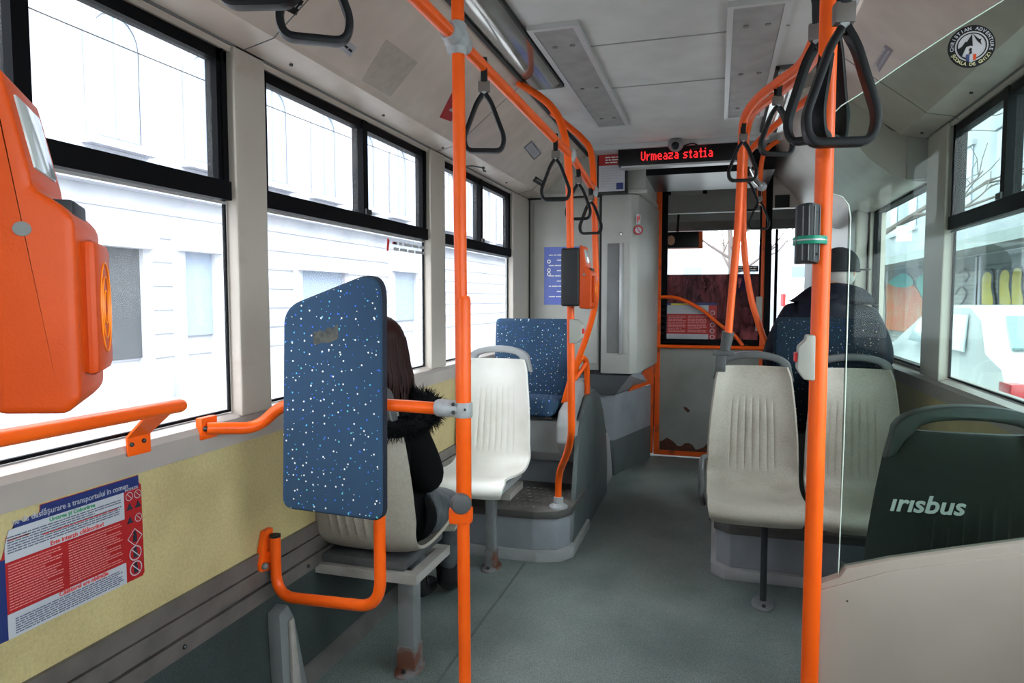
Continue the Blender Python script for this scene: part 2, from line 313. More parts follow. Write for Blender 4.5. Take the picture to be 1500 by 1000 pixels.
def obj(name, bm, m, parent=None, smooth=True, world=True, angle=40):
    """link bm as one mesh object. world=True: coordinates are world ones, shifted to the parent's (or own) origin"""
    bmesh.ops.recalc_face_normals(bm, faces=bm.faces)
    me = bpy.data.meshes.new(name); off = Vector((0, 0, 0))
    if parent is not None:
        if world:
            mw = Matrix.Identity(4); p = parent
            while p is not None: mw = Matrix.Translation(p.location) @ Matrix.Rotation(p.rotation_euler.z, 4, 'Z') @ mw; p = p.parent
            bm.transform(mw.inverted())
    else:
        xs = [v.co for v in bm.verts]
        off = Vector(((min(v.x for v in xs)+max(v.x for v in xs))/2, (min(v.y for v in xs)+max(v.y for v in xs))/2, min(v.z for v in xs)))
    if parent is None: bmesh.ops.translate(bm, verts=bm.verts, vec=-off)
    if smooth:
        for f in bm.faces: f.smooth = True
        for e in bm.edges:
            if len(e.link_faces) == 2 and e.calc_face_angle(0) > R(angle): e.smooth = False
    bm.to_mesh(me); bm.free(); me.materials.append(M[m] if isinstance(m, str) else m)
    o = bpy.data.objects.new(name, me); C.objects.link(o)
    if parent is None: o.location = off
    else: o.parent = parent
    return o
def tag(o, label, cat, group=None):
    o['label'] = label; o['category'] = cat
    if group: o['group'] = group
    return o
def thing(name, label, cat, loc=(0, 0, 0), rotz=0.0, group=None):
    o = bpy.data.objects.new(name, None); C.objects.link(o); o.location = loc; o.rotation_euler = (0, 0, rotz); o.empty_display_size = 0.05
    return tag(o, label, cat, group)
def struct(name, bm, m, parent=None, smooth=False):
    o = obj(name, bm, m, parent, smooth)
    if parent is None: o['kind'] = 'structure'
    return o
def kids(o): return [c for c in bpy.data.objects if c.parent == o]
def dup(root, loc, rotz, label, group=None):
    r = root.copy(); C.objects.link(r); r.location = loc; r.rotation_euler = (0, 0, rotz); r['label'] = label
    if group: r['group'] = group
    def rec(a, b):
        for ch in kids(a):
            c = ch.copy(); C.objects.link(c); c.parent = b; rec(ch, c)
    rec(root, r); return r
def text_bm(bm, s, size, mtx, ext=0.0005, shear=0.0, bold=0.0, align='LEFT'):
    cu = bpy.data.curves.new('t', 'FONT'); cu.body = s; cu.size = size; cu.extrude = ext; cu.shear = shear; cu.offset = bold; cu.align_x = align; cu.resolution_u = 3
    ob = bpy.data.objects.new('t', cu); C.objects.link(ob)
    dg = bpy.context.evaluated_depsgraph_get(); me = bpy.data.meshes.new_from_object(ob.evaluated_get(dg))
    b2 = NB(); b2.from_mesh(me); bpy.data.objects.remove(ob); bpy.data.curves.remove(cu); bpy.data.meshes.remove(me); merge(bm, b2, mtx)
def frame_mtx(o, xdir, ydir):
    x = Vector(xdir).normalized(); y = Vector(ydir); y = (y-x*y.dot(x)).normalized(); z = x.cross(y)
    m = Matrix((x, y, z)).transposed().to_4x4(); m.translation = Vector(o); return m
def ring_poly(n, r, c=(0, 0)): return [(c[0]+r*math.cos(2*PI*k/n), c[1]+r*math.sin(2*PI*k/n)) for k in range(n)]
def flat(bm, poly2, z, mtx):
    """thin printed shape: 2D polygon in a label's own plane"""
    a = [bm.verts.new(mtx @ Vector((x, y, z))) for x, y in poly2]; b = [bm.verts.new(mtx @ Vector((x, y, z-0.0004))) for x, y in poly2]
    bm.faces.new(a); bm.faces.new(b[::-1]); n = len(a)
    for i in range(n): bm.faces.new((a[i], b[i], b[(i+1) % n], a[(i+1) % n]))
def rect(x0, y0, x1, y1): return [(x0, y0), (x1, y0), (x1, y1), (x0, y1)]
def lines(bm, x0, x1, ytop, ybot, n, z, mtx, h=None, seed=1, ragged=0.35):
    """rows of small print: each word a short strip"""
    rr = random.Random(seed); dy = (ytop-ybot)/n; h = h or dy*0.42
    for i in range(n):
        y = ytop-dy*(i+0.5); x = x0; end = x1-(x1-x0)*rr.random()*ragged*(1 if i % 3 == 2 else 0.15)
        while x < end:
            wd = h*(2+rr.random()*5); xe = min(x+wd, end); flat(bm, rect(x, y-h/2, xe, y+h/2), z, mtx); x = xe+h*0.8
def annulus(bm, cx, cy, r0, r1, z, mtx, n=24):
    o = ring_poly(n, r1, (cx, cy)); i = ring_poly(n, r0, (cx, cy))
    O = [bm.verts.new(mtx @ Vector((x, y, z))) for x, y in o]; I = [bm.verts.new(mtx @ Vector((x, y, z))) for x, y in i]
    for k in range(n): bm.faces.new((O[k], O[(k+1) % n], I[(k+1) % n], I[k]))

XL, XR, ZC = -1.42, 0.95, 2.46
GXL, GXR = -1.45, 0.98     # glass planes
YB, YF = -3.4, 8.2         # rear and front ends

# ------------------------------------------------------------------ room shell
bm = NB(); box(bm, (-1.6, YB, -0.12), (1.15, YF, 0)); struct('floor', bm, 'floor')
bm = NB(); box(bm, (-0.94, YB, ZC), (0.47, YF, ZC+0.06)); struct('ceiling', bm, 'ceil')
bm = NB()
for (px, py) in ((1030, 50), (1030, 117)):
    y = pZ(px, py, ZC).y; box(bm, (-0.72, y-0.004, ZC-0.003), (0.25, y+0.004, ZC+0.001))
struct('trim_1', bm, mat('ceiling_seam', (0.30, 0.29, 0.285), 0.6))
bm = NB(); yy = -0.4                          # floor seam
box(bm, (-0.955, 1.0, 0.0), (-0.945, 3.38, 0.0025)); struct('trim_2', bm, 'sidevinyl')

WL = [(-2.52, -1.22), (-1.02, 0.28), (0.46, 1.765), (1.925, 3.235), (3.44, 4.70)]
WR = [(-2.52, -1.22), (-1.02, 0.28), (0.46, 1.765), (2.06, 3.42), (3.72, 4.95)]  # third right window: unseen, added to let in light where a door would stand
Z0, Z1 = 1.045, 2.13
def side_wall(sgn, X, wins, name, yend, top1=None):
    xo = X+sgn*0.034
    lo, hi = (min(X, xo), max(X, xo))
    # upper pillars and bands
    bm = NB(); box(bm, (lo, YB, Z1), (hi, yend, Z1+0.5))
    prev = YB
    for (a, b) in wins+[(yend, yend)]:
        if a-prev > 0.001: rbox(bm, (lo-(0.012 if sgn > 0 else 0), prev+0.006, Z0-0.02), (hi+(0.012 if sgn < 0 else 0), a-0.006, Z1+0.03), 0.006)
        prev = b
    struct('wall_'+name, bm, 'pillar')
    bm = NB(); box(bm, (lo, YB, 0.56), (hi, yend, 0.95)); struct('wall_%s_panel' % name, bm, 'yellow')
    bm = NB(); box(bm, (lo, YB, -0.1), (hi, yend, 0.56)); struct('wall_%s_lower' % name, bm, 'lowwall')
    # window ledge rail
    s = -sgn
    prof = [(X+sgn*0.08, 0.945), (X+s*0.012, 0.945), (X+s*0.014, 1.005), (X+s*0.006, 1.022), (X+sgn*0.02, 1.035), (X+sgn*0.08, 1.04)]
    bm = NB(); prism(bm, [(x, YB, z) for x, z in prof], (0, yend-YB, 0)); struct('trim_ledge_'+name, bm, 'ledge', smooth=False)
side_wall(-1, XL, WL, 'left', 5.12)
side_wall(1, XR, WR, 'right', 5.0)
for nm, X, s in (('left', XL, 1), ('right', XR, -1)):
    bm = NB()
    for z0, z1, t in ((0.515, 0.565, 0.012), (0.468, 0.512, 0.018), (0.452, 0.466, 0.008), (0.40, 0.448, 0.016)):
        box(bm, (min(X, X+s*t), YB, z0), (max(X, X+s*t), 5.1 if s > 0 else 5.0, z1))
    struct('trim_moulding_'+nm, bm, 'mould')
    bm = NB(); prism(bm, [(X, YB, 0), (X+s*0.05, YB, 0), (X+s*0.045, YB, 0.008), (X+s*0.008, YB, 0.045), (X, YB, 0.05)], (0, 8.5, 0)); struct('baseboard_'+nm, bm, 'nosing')
# rivets on the left moulding
bm = NB()
for y in (0.9, 1.5, 2.1, 2.7): ball(bm, (XL+0.018, y, 0.424), 0.007, 10)
struct('trim_3', bm, 'screw')

# windows
def window(i, sgn, X, a, b, z0, z1, slider=True, mull=None, gl='wglass'):
    root = bpy.data.objects.new('window_%d' % i, None); C.objects.link(root); root.location = (X, a, z0); root['kind'] = 'structure'
    d = 0.02; x0, x1 = X-d, X+d
    bm = NB()
    if slider:
        zb = 1.715
        box(bm, (x0, a, z1-0.035), (x1, b, z1)); box(bm, (x0-0.008, a, zb-0.028), (x1+0.008, b, zb+0.028))
        box(bm, (x0, a, zb), (x1, a+0.03, z1)); box(bm, (x0, b-0.045, zb), (x1, b, z1)); box(bm, (x0-0.006, b-0.028, zb), (x1+0.006, b-0.02, z1))
        m = mull if mull else (a+b)/2; box(bm, (x0-0.006, m-0.02, zb), (x1+0.006, m+0.02, z1))
        box(bm, (X-0.005, a, z0-0.006), (X+0.005, b, z0+0.002)); box(bm, (X-0.005, a, z0), (X+0.005, a+0.005, zb)); box(bm, (X-0.005, b-0.006, z0), (X+0.005, b, zb))
        obj('window_frame', bm, 'frame', root, smooth=False)
        bm = NB(); box(bm, (x0-0.014, m-0.012, zb+0.028), (x1+0.014, m+0.035, zb+0.05)); obj('slider_catch', bm, 'screw', root, smooth=False)
        bm = NB(); 
        xs = x1 if sgn < 0 else x0
        box(bm, (xs-0.002, a+0.02, zb-0.042), (xs+0.002, b-0.02, zb-0.034)); obj('frame_lip', bm, 'metalgrey', root, smooth=False)
    else:
        t = 0.012
        box(bm, (x0, a, z0), (x1, b, z0+t)); box(bm, (x0, a, z1-t), (x1, b, z1)); box(bm, (x0, a, z0), (x1, a+t, z1)); box(bm, (x0, b-t, z0), (x1, b, z1))
        obj('window_frame', bm, 'frame', root, smooth=False)
    bm = NB(); v = [bm.verts.new(p) for p in ((X, a+0.002, z0), (X, b-0.002, z0), (X, b-0.002, z1-0.002), (X, a+0.002, z1-0.002))]; bm.faces.new(v)
    obj('pane', bm, gl, root, smooth=False)
    return root
n = 0
for (a, b), m in zip(WL, (None, None, 1.12, 2.60, 4.07)):
    n += 1; window(n, -1, GXL, a, b, Z0, Z1, True, m)
for (a, b), m in zip(WR[:4], (None, None, None, 2.84)):
    n += 1; window(n, 1, GXR, a, b, Z0, Z1, True, m, 'rglass')
n += 1; window(n, 1, GXR, 3.72, 4.95, Z0, 1.95, False, None, 'rglass')
bm = NB(); box(bm, (XR, 3.6, 1.95), (XR+0.09, 5.0, 2.2)); struct('wall_right_header', bm, 'cream')

# coves between window tops and ceiling
def cove(s, X, name, y1):
    c = -0.235
    def mx(x): return x if s < 0 else 2*c-x
    pts = [(-1.50, 2.135), (-1.425, 2.135), (-1.41, 2.152), (-1.325, 2.170), (-1.30, 2.176), (-1.285, 2.19), (-0.95, ZC-0.005), (-0.95, ZC+0.06), (-1.50, ZC+0.06)]
    bm = NB(); prism(bm, [(mx(x), YB, z) for x, z in pts], (0, y1-YB, 0))
    o = struct('wall_%s_cove' % name, bm, 'cove')
    bm = NB()
    box(bm, (min(mx(-1.415), mx(-1.408)), YB, 2.146), (max(mx(-1.415), mx(-1.408)), y1, 2.152))
    for y in (-1.2, 0.3, 1.82, 3.33, 4.83):
        if y > y1-0.1: continue
        pl = [Vector((mx(x), y, z)) for x, z in pts[1:7]]
        for p, q in zip(pl, pl[1:]): tube(bm, [p, q], 0.0022, 6)
    struct('trim_cove_'+name, bm, 'recess')
cove(-1, XL, 'left', 5.12); cove(1, XR, 'right', 3.75)
bm = NB()
for y in (0.72, 1.35, 2.0, 2.65, 3.3, 3.95, 4.4): cyl(bm, (-1.365, y, 2.156), (-1.365, y, 2.1635), 0.006, 10); cyl(bm, (0.895, y-0.3, 2.156), (0.895, y-0.3, 2.1635), 0.006, 10)
bm.verts.ensure_lookup_table(); struct('trim_4', bm, 'screw')

# duct above the front right door: rounded profile
prof = [(0.28, ZC+0.02)]+[(0.78-0.46*math.cos(t), 2.18+0.26*math.sin(t)) for t in [R(80-10*k) for k in range(8)]][::1]
prof = [(0.36, ZC+0.03), (0.37, 2.44), (0.45, 2.36), (0.54, 2.27), (0.62, 2.17), (0.70, 2.07), (0.80, 1.99), (0.90, 1.955), (0.97, 1.95), (1.04, 1.95), (1.04, ZC+0.03)]
bm = NB(); prism(bm, [(x, 3.76, z) for x, z in prof], (0, 2.35, 0)); o = struct('wall_right_duct', bm, 'cream', smooth=True)
bm = NB(); pl = [pY(x, y, 3.752) for x, y in ((1240, 120), (1265, 140), (1283, 165), (1303, 187), (1320, 192), (1345, 190), (1362, 186))]
tube(bm, spline(pl, 4), 0.005, 8); struct('trim_5', bm, 'recess')
bm = NB(); rbox(bm, (0.86, 3.735, 1.96), (0.95, 3.77, 2.16), 0.012); struct('trim_6', bm, 'cabinet', smooth=True)

# rear end and front right walls
bm = NB(); box(bm, (-1.6, YB-0.1, -0.1), (1.15, YB, 2.6)); struct('wall_back', bm, 'cream')
bm = NB(); box(bm, (XR-0.02, 5.0, -0.1), (XR+0.09, 7.0, 2.5)); rbox(bm, (0.86, 5.0, 0), (XR, 5.14, 2.0), 0.01); struct('wall_right_front', bm, 'pillar')
bm = NB(); box(bm, (XR-0.04, 7.0, -0.1), (XR+0.09, YF, 2.5)); struct('wall_right_door_post', bm, 'recess')
bm = NB(); box(bm, (-1.6, 5.12, -0.1), (-1.45, YF, 2.5)); struct('wall_left_front', bm, 'doorgrey')
bm = NB(); box(bm, (-1.6, YF, -0.1), (1.15, YF+0.08, 0.85)); box(bm, (-1.6, YF, 2.27), (1.15, YF+0.08, 2.55)); struct('wall_front', bm, 'doorgrey')
bm = NB(); box(bm, (-1.5, 5.2, ZC), (-0.94, YF, ZC+0.06)); box(bm, (0.46, 6.1, ZC), (1.05, YF, ZC+0.06)); struct('ceiling_front', bm, 'ceil')
bm = NB(); box(bm, (-1.45, 7.9, 2.14), (1.0, 8.0, 2.24)); struct('trim_7', bm, 'recess')

# ------------------------------------------------------------------ ceiling fittings
def vent(px, label):
    y0, y1 = 2.68, 4.25; x0, x1 = px
    t = thing('ceiling_vent', label, 'vent', ((x0+x1)/2, (y0+y1)/2, ZC-0.02), group=None)
    bm = NB(); box(bm, (x0, y0, ZC-0.016), (x1, y1, ZC)); obj('grille', bm, 'vent', t, smooth=False)
    bm = NB(); k = 0.022
    for lo, hi in (((x0-k, y0-k), (x0, y1+k)), ((x1, y0-k), (x1+k, y1+k)), ((x0, y0-k), (x1, y0)), ((x0, y1), (x1, y1+k))): box(bm, (lo[0], lo[1], ZC-0.02), (hi[0], hi[1], ZC))
    obj('frame', bm, 'ventrim', t, smooth=False)
    for fy in (0.12, 0.5, 0.88):
        for fx in (0.28, 0.74):
            bm = NB(); cyl(bm, (x0+(x1-x0)*fx, y0+(y1-y0)*fy, ZC-0.0195), (x0+(x1-x0)*fx, y0+(y1-y0)*fy, ZC-0.015), 0.011, 14); obj('screw', bm, 'recess', t)
vent((-0.72, -0.56), 'perforated grey ceiling vent beside the long lamp cover, left of the aisle')
vent((0.035, 0.21), 'perforated grey ceiling vent on the right, above the curved orange rail')
def lamp(x0, x1, y0, y1, label):
    t = thing('ceiling_lamp', label, 'ceiling lamp', ((x0+x1)/2, (y0+y1)/2, ZC-0.03))
    bm = NB(); N = 10; pr = []
    for k in range(N+1):
        f = k/N; pr.append((x0+(x1-x0)*f, y0, ZC-0.012-0.018*math.sin(PI*f)))
    prism(bm, pr+[(x1, y0, ZC), (x0, y0, ZC)], (0, y1-y0, 0)); obj('lamp_cover', bm, 'lampcover', t)
    bm = NB(); box(bm, (x0-0.018, y0-0.02, ZC-0.02), (x0-0.002, y1+0.02, ZC)); box(bm, (x1+0.002, y0-0.02, ZC-0.02), (x1+0.012, y1+0.02, ZC)); obj('rubber_edge', bm, 'darkgap', t, smooth=False)
    bm = NB(); box(bm, (x0, y1, ZC-0.02), (x1, y1+0.03, ZC)); box(bm, (x0, y0-0.03, ZC-0.02), (x1, y0, ZC)); obj('end_cap', bm, 'handle', t, smooth=False)
lamp(-0.925, -0.765, 0.4, 3.38, 'long brushed metal ceiling lamp cover along the left side')
lamp(0.25, 0.43, 3.46, 4.66, 'short shiny ceiling lamp cover on the right, behind the orange rails')
bm = NB(); prism(bm, [(-0.95, 3.4, ZC-0.02), (-0.935, 3.4, ZC-0.02), (-0.935, 3.4, ZC), (-0.95, 3.4, ZC)], (0, 1.7, 0)); struct('trim_8', bm, 'darkgap')

# ------------------------------------------------------------------ front cabinets on the left
YC = 5.10
t = thing('driver_cabinet', 'tall pale grey cabinet wall on the left, before the driver door', 'cabinet', (-1.0, YC+0.2, 0))
bm = NB(); rbox(bm, (-1.46, YC, 0.85), (-0.845, YC+0.5, 2.15), 0.012); obj('body', bm, 'cabinet', t)
bm = NB(); rbox(bm, (-1.36, YC-0.012, 0.90), (-0.86, YC, 2.13), 0.006); obj('door', bm, 'cabinet', t)
bm = NB(); box(bm, (-1.455, YC-0.004, 2.14), (-0.84, YC+0.01, 2.155)); box(bm, (-0.853, YC-0.006, 0.84), (-0.838, YC+0.02, 2.15)); box(bm, (-1.40, YC-0.003, 0.87), (-1.39, YC+0.005, 2.14)); obj('gasket', bm, 'darkgap', t, smooth=False)
bm = NB(); rbox(bm, (-1.46, YC-0.02, 2.155), (-0.505, YC+0.9, 2.185), 0.006); obj('shelf_edge', bm, 'cabinet', t)
bm = NB(); box(bm, (-1.46, YC, 2.185), (-0.52, YC+0.9, ZC)); obj('upper_panel', bm, 'cabinet', t, smooth=False)
t = thing('equipment_cabinet', 'pale grey cabinet with a recessed vertical grip, beside the driver door', 'cabinet', (-0.7, YC+0.2, 0))
pl = [(-0.835, YC-0.03), (-0.62, YC-0.03), (-0.57, YC+0.02), (-0.50, 6.05), (-0.835, 6.05)]
bm = NB(); prism(bm, [(x, y, 0.83) for x, y in pl], (0, 0, 1.32), 0.008); obj('body', bm, 'cabinet', t)
bm = NB(); box(bm, (-0.79, YC-0.034, 0.985), (-0.695, YC-0.029, 1.795)); obj('recess', bm, 'recess', t, smooth=False)
bm = NB(); rbox(bm, (-0.70, YC-0.046, 0.975), (-0.672, YC-0.028, 1.80), 0.008); obj('grip', bm, 'metalgrey', t, world=True)
bm = NB(); rbox(bm, (-0.672, YC-0.036, 0.985), (-0.635, YC-0.029, 1.795), 0.003); obj('grip_side', bm, 'cabinet', t)
bm = NB(); lathe(bm, [(0.014, 0), (0.014, 0.01), (0.009, 0.016)], 16, Matrix.Translation((-0.69, YC-0.03, 1.86)) @ Matrix.Rotation(R(90), 4, 'X')); obj('lock', bm, 'chrome', t)
# plinth below: slanted trim, panels
t = thing('cabinet_plinth', 'grey lower housing with slanted trim under the front cabinets', 'housing', (-1.0, 5.5, 0))
fp = [(-1.40, 5.30), (-0.76, 5.30), (-0.55, 6.03), (-1.40, 6.03)]
bm = NB(); prism(bm, [(x, y, 0.28) for x, y in fp], (0, 0, 0.36)); obj('upper_panel', bm, 'plat', t, smooth=False)
fp2 = [(-1.40, 5.302), (-0.759, 5.302), (-0.548, 6.032), (-1.40, 6.032)]
bm = NB(); prism(bm, [(x, y, 0.0) for x, y in fp2], (0, 0, 0.28)); obj('kick_panel', bm, 'sidevinyl', t, smooth=False)
bm = NB(); a = [(-1.45, 5.10, 0.815), (-0.62, 5.10, 0.815), (-0.52, 6.0, 0.83)]; b = [(-1.45, 5.28, 0.645), (-0.75, 5.28, 0.645), (-0.545, 6.0, 0.66)]
vs = [bm.verts.new(p) for p in (a[0], a[1], b[1], b[0])]; bm.faces.new(vs); r0 = [bm.verts.new(p) for p in ((-1.45, 6.0, 0.815), (-1.45, 6.0, 0.645))]; va, vb = bm.verts.new(a[2]), bm.verts.new(b[2])
bm.faces.new((vs[1], va, vb, vs[2])); bm.faces.new((vs[0], r0[0], va, vs[1])); bm.faces.new((vs[3], vs[2], vb, r0[1])); bm.faces.new((vs[0], vs[3], r0[1], r0[0])); bm.faces.new((va, r0[0], r0[1], vb))
obj('slanted_trim', bm, 'plat', t, smooth=False)
bm = NB(); q = lambda u, v: Vector(a[1]).lerp(Vector(a[2]), u).lerp(Vector(b[1]).lerp(Vector(b[2]), u), v)+Vector((0.012, -0.004, -0.006))
prism(bm, [q(0.5, 0.02), q(1.0, 0.02), q(1.0, 0.98), q(0.28, 0.98)], (0.006, -0.003, 0)); obj('orange_corner', bm, 'orange_worn', t, smooth=False)

# notice, blue poster, pictograms
def label_thing(name, label, cat, origin, xdir, ydir): 
    t = thing(name, label, cat, origin); return t, frame_mtx(origin, xdir, ydir)
def sheet(t, mtx, poly, m, z=0.0, name='sheet'):
    bm = NB(); a = [bm.verts.new(mtx @ Vector((x, y, z))) for x, y in poly]; b = [bm.verts.new(mtx @ Vector((x, y, z-0.001))) for x, y in poly]
    bm.faces.new(a); bm.faces.new(b[::-1]); nn = len(a)
    for i in range(nn): bm.faces.new((a[i], b[i], b[(i+1) % nn], a[(i+1) % nn]))
    return obj(name, bm, m, t, smooth=False)

o = pY(877, 281, 4.99); w_, h_ = pY(915, 281, 4.99).x-o.x, pY(877, 227, 4.99).z-o.z
t, mt = label_thing('fare_notice', 'framed white fare notice with a red heading above the cabinet', 'notice', o, (1, 0, 0), (0, 0, 1))
bm = NB(); rbox(bm, (o.x-0.012, o.y, o.z-0.012), (o.x+w_+0.012, o.y+0.1, o.z+h_+0.012), 0.003); obj('frame', bm, 'ledbox', t)
sheet(t, mt, rect(0, 0, w_, h_), 'paper', 0.002); sheet(t, mt, rect(0, h_*0.7, w_, h_), 'red', 0.0035, 'heading')
bm = NB(); lines(bm, w_*0.25, w_*0.8, h_*0.95, h_*0.74, 3, 0.0045, mt, seed=3); obj('heading_print', bm, 'white', t, smooth=False)
bm = NB(); lines(bm, w_*0.08, w_*0.9, h_*0.66, h_*0.1, 8, 0.003, mt, h=0.006, seed=5); obj('small_print', bm, 'textgrey', t, smooth=False)
sheet(t, mt, rect(w_*0.68, h_*0.04, w_*0.95, h_*0.22), 'navy', 0.0035, 'logo')

o = pY(797, 446, YC-0.014); w_, h_ = pY(856, 446, YC-0.014).x-o.x, pY(797, 362, YC-0.014).z-o.z
t, mt = label_thing('information_poster', 'blue information poster on the grey cabinet door', 'poster', o, (1, 0, 0), (0, 0, 1))
sheet(t, mt, rect(0, 0, w_, h_), 'blueprint', 0.001)
bm = NB(); rr = random.Random(2)
for i in range(9):
    y = h_*(0.86-0.09*i); x0 = w_*(0.12+0.2*(i % 2)); lines(bm, x0, w_*(0.9-0.15*rr.random()), y+0.008, y-0.008, 1, 0.0018, mt, h=0.008, seed=i+9)
for yy_ in (0.75, 0.60, 0.53): annulus(bm, w_*0.12, h_*yy_, 0.008, 0.015, 0.0018, mt)
annulus(bm, w_*0.5, h_*0.93, 0.006, 0.014, 0.0018, mt); annulus(bm, w_*0.5, h_*0.12, 0.005, 0.012, 0.0018, mt)
obj('print', bm, 'white', t, smooth=False)

def pict(px0, py0, px1, py1, kind):
    o = pY(px0, py1, YC-0.02); o.x += 0; w_, h_ = pY(px1, py1, YC-0.02).x-o.x, pY(px0, py0, YC-0.02).z-o.z
    t, mt = label_thing('pictogram_sticker', 'small square pictogram sticker above the round one on the cabinet side' if kind else 'small round red prohibition sticker on the cabinet side', 'sticker', o, (1, 0, 0), (0, 0, 1))
    if kind:
        sheet(t, mt, rect(0, 0, w_, h_), 'paper', 0.0); bm = NB(); flat(bm, rect(w_*.2, h_*.15, w_*.45, h_*.8), 0.002, mt); flat(bm, rect(w_*.55, h_*.4, w_*.8, h_*.9), 0.002, mt); obj('symbol', bm, 'textred', t, smooth=False)
    else:
        sheet(t, mt, ring_poly(20, h_*0.42, (w_/2, h_/2)), 'paper', 0.0); bm = NB(); annulus(bm, w_/2, h_/2, h_*0.34, h_*0.5, 0.002, mt); flat(bm, [(w_*.25, h_*.7), (w_*.3, h_*.78), (w_*.8, h_*.3), (w_*.72, h_*.22)], 0.002, mt); obj('symbol', bm, 'red', t, smooth=False)
pict(932, 314, 938, 328, True); pict(930.5, 330, 939.5, 344, False)

# ------------------------------------------------------------------ destination display and camera
YS = 4.85
a, b = pY(905, 245, YS), pY(1083, 213, YS)
t = thing('led_display', 'long black LED stop display showing red dot letters', 'display', ((a.x+b.x)/2, YS, a.z))
bm = NB(); rbox(bm, (a.x, YS, a.z+0.01), (b.x, YS+0.12, a.z+0.145), 0.006); obj('housing', bm, 'ledbox', t)
bm = NB(); box(bm, (a.x+0.02, YS+0.01, a.z-0.006), (b.x, YS+0.1, a.z+0.008)); obj('bottom_trim', bm, 'ventrim', t, smooth=False)
# dot matrix lettering
FONT = {'U': ['1001']*5+['1001', '0110'], 'r': ['000', '000', '101', '110', '100', '100', '100'], 'm': ['00000', '00000', '11010', '10101', '10101', '10101', '10101'],
 'e': ['0000', '0000', '0110', '1001', '1111', '1000', '0111'], 'a': ['0000', '0000', '0110', '0001', '0111', '1001', '0111'], 'z': ['0000', '0000', '1111', '0001', '0110', '1000', '1111'],
 's': ['0000', '0000', '0111', '1000', '0110', '0001', '1110'], 't': ['010', '010', '111', '010', '010', '010', '011'], 'i': ['010', '000', '110', '010', '010', '010', '111'], ' ': ['00']*7}
p0, p1 = pY(939, 236, YS-0.003), pY(1046, 221, YS-0.003)
txt = 'Urmeaza statia'; ncol = sum(len(FONT[c][0])+1 for c in txt); stepx = (p1.x-p0.x)/ncol; hz = 0.062/7
bm = NB(); cx = p0.x
for ch in txt:
    g = FONT[ch]
    for rI, row in enumerate(g):
        for cI, v in enumerate(row):
            if v == '1':
                x = cx+cI*stepx; z = p0.z+0.004+(6-rI)*hz+(x-p0.x)*0.0
                box(bm, (x, YS-0.003, z), (x+stepx*0.85, YS+0.001, z+hz*0.8))
    cx += (len(g[0])+1)*stepx
obj('lettering', bm, 'ledred', t, smooth=False)
c = pY(990, 211, YS-0.06)
t = thing('dome_camera', 'small grey dome security camera above the LED display', 'camera', (c.x, c.y, c.z+0.03))
bm = NB(); rbox(bm, (c.x-0.045, c.y-0.02, c.z+0.012), (c.x+0.045, c.y+0.06, ZC+0.001), 0.01); obj('bracket', bm, 'clamp', t)
bm = NB(); ball(bm, c, 0.052, 20); obj('dome', bm, 'steelgrey', t)
bm = NB(); lathe(bm, [(0.026, 0), (0.026, 0.014), (0.016, 0.02)], 18, Matrix.Translation(c+Vector((0.0, -0.044, -0.02))) @ Matrix.Rotation(R(100), 4, 'X')); obj('lens', bm, 'ledbox', t)
bm = NB(); rbox(bm, (-0.86, 4.82, ZC-0.035), (0.3, 5.12, ZC), 0.004); struct('trim_9', bm, 'ventrim')
bm = NB(); box(bm, (-0.52, 5.1, 2.28), (0.36, 5.9, ZC)); struct('trim_10', bm, 'ledbox')
bm = NB(); tube(bm, spline([pY(x, y, 4.8) for x, y in ((1000, 214), (1015, 210), (1025, 216), (1010, 218), (1035, 213))], 5), 0.005, 6)
tag(obj('cable', bm, 'black'), 'loose dark cable lying on top of the LED display by the dome camera', 'cable')

# ------------------------------------------------------------------ driver's cab door
YD = 6.08
t = thing('cab_door', 'orange framed driver cab door with tinted glass and grey lower panel', 'door', (-0.07, YD, 0))
def dpt(x, y): return pY(x, y, YD)
xl, xr = dpt(968, 400).x, dpt(1121, 400).x
zmid = dpt(1000, 507).z
bm = NB(); box(bm, (xl-0.04, YD-0.02, 0.02), (xl+0.005, YD+0.03, 2.42)); box(bm, (xr-0.035, YD-0.02, 0.02), (xr, YD+0.03, 2.42)); box(bm, (xl, YD-0.02, 0.02), (xr, YD+0.03, 0.06)); box(bm, (xl, YD-0.02, 2.36), (xr, YD+0.03, 2.42)); obj('frame', bm, 'orange_worn', t, smooth=False)
bm = NB(); box(bm, (xl-0.085, YD-0.03, 0.03), (xl-0.05, YD+0.03, 0.86)); obj('side_post', bm, 'orange_worn', t, smooth=False)
bm = NB(); tube(bm, [(xl-0.02, YD-0.045, zmid), (xr, YD-0.045, zmid)], 0.016); obj('cross_rail', bm, 'orange', t)
bm = NB(); tube(bm, spline([pY(x, y, YD-0.07) for x, y in ((966, 435), (985, 435), (1005, 441), (1030, 455), (1055, 476), (1075, 490), (1088, 506))], 6), 0.015); obj('grab_rail', bm, 'orange', t)
bm = NB(); box(bm, (xl, YD-0.005, 0.06), (xr-0.03, YD+0.02, zmid)); obj('lower_panel', bm, 'doorgrey', t, smooth=False)
bm = NB(); zb = zmid+0.045; zt = 2.36; zr = dpt(1000, 402).z
for lo, hi in (((xl+0.005, zb), (xl+0.055, zt)), ((xr-0.05, zb), (xr-0.035, zt)), ((xl, zb-0.02), (xr-0.03, zb+0.02))): box(bm, (lo[0], YD-0.01, lo[1]), (hi[0], YD+0.02, hi[1]))
obj('gasket', bm, 'frame', t, smooth=False)
bm = NB(); v = [bm.verts.new(p) for p in ((xl+0.05, YD, zb), (xr-0.05, YD, zb), (xr-0.05, YD, zr), (xl+0.05, YD, zr))]; bm.faces.new(v); obj('tinted_pane', bm, 'redglass', t, smooth=False)
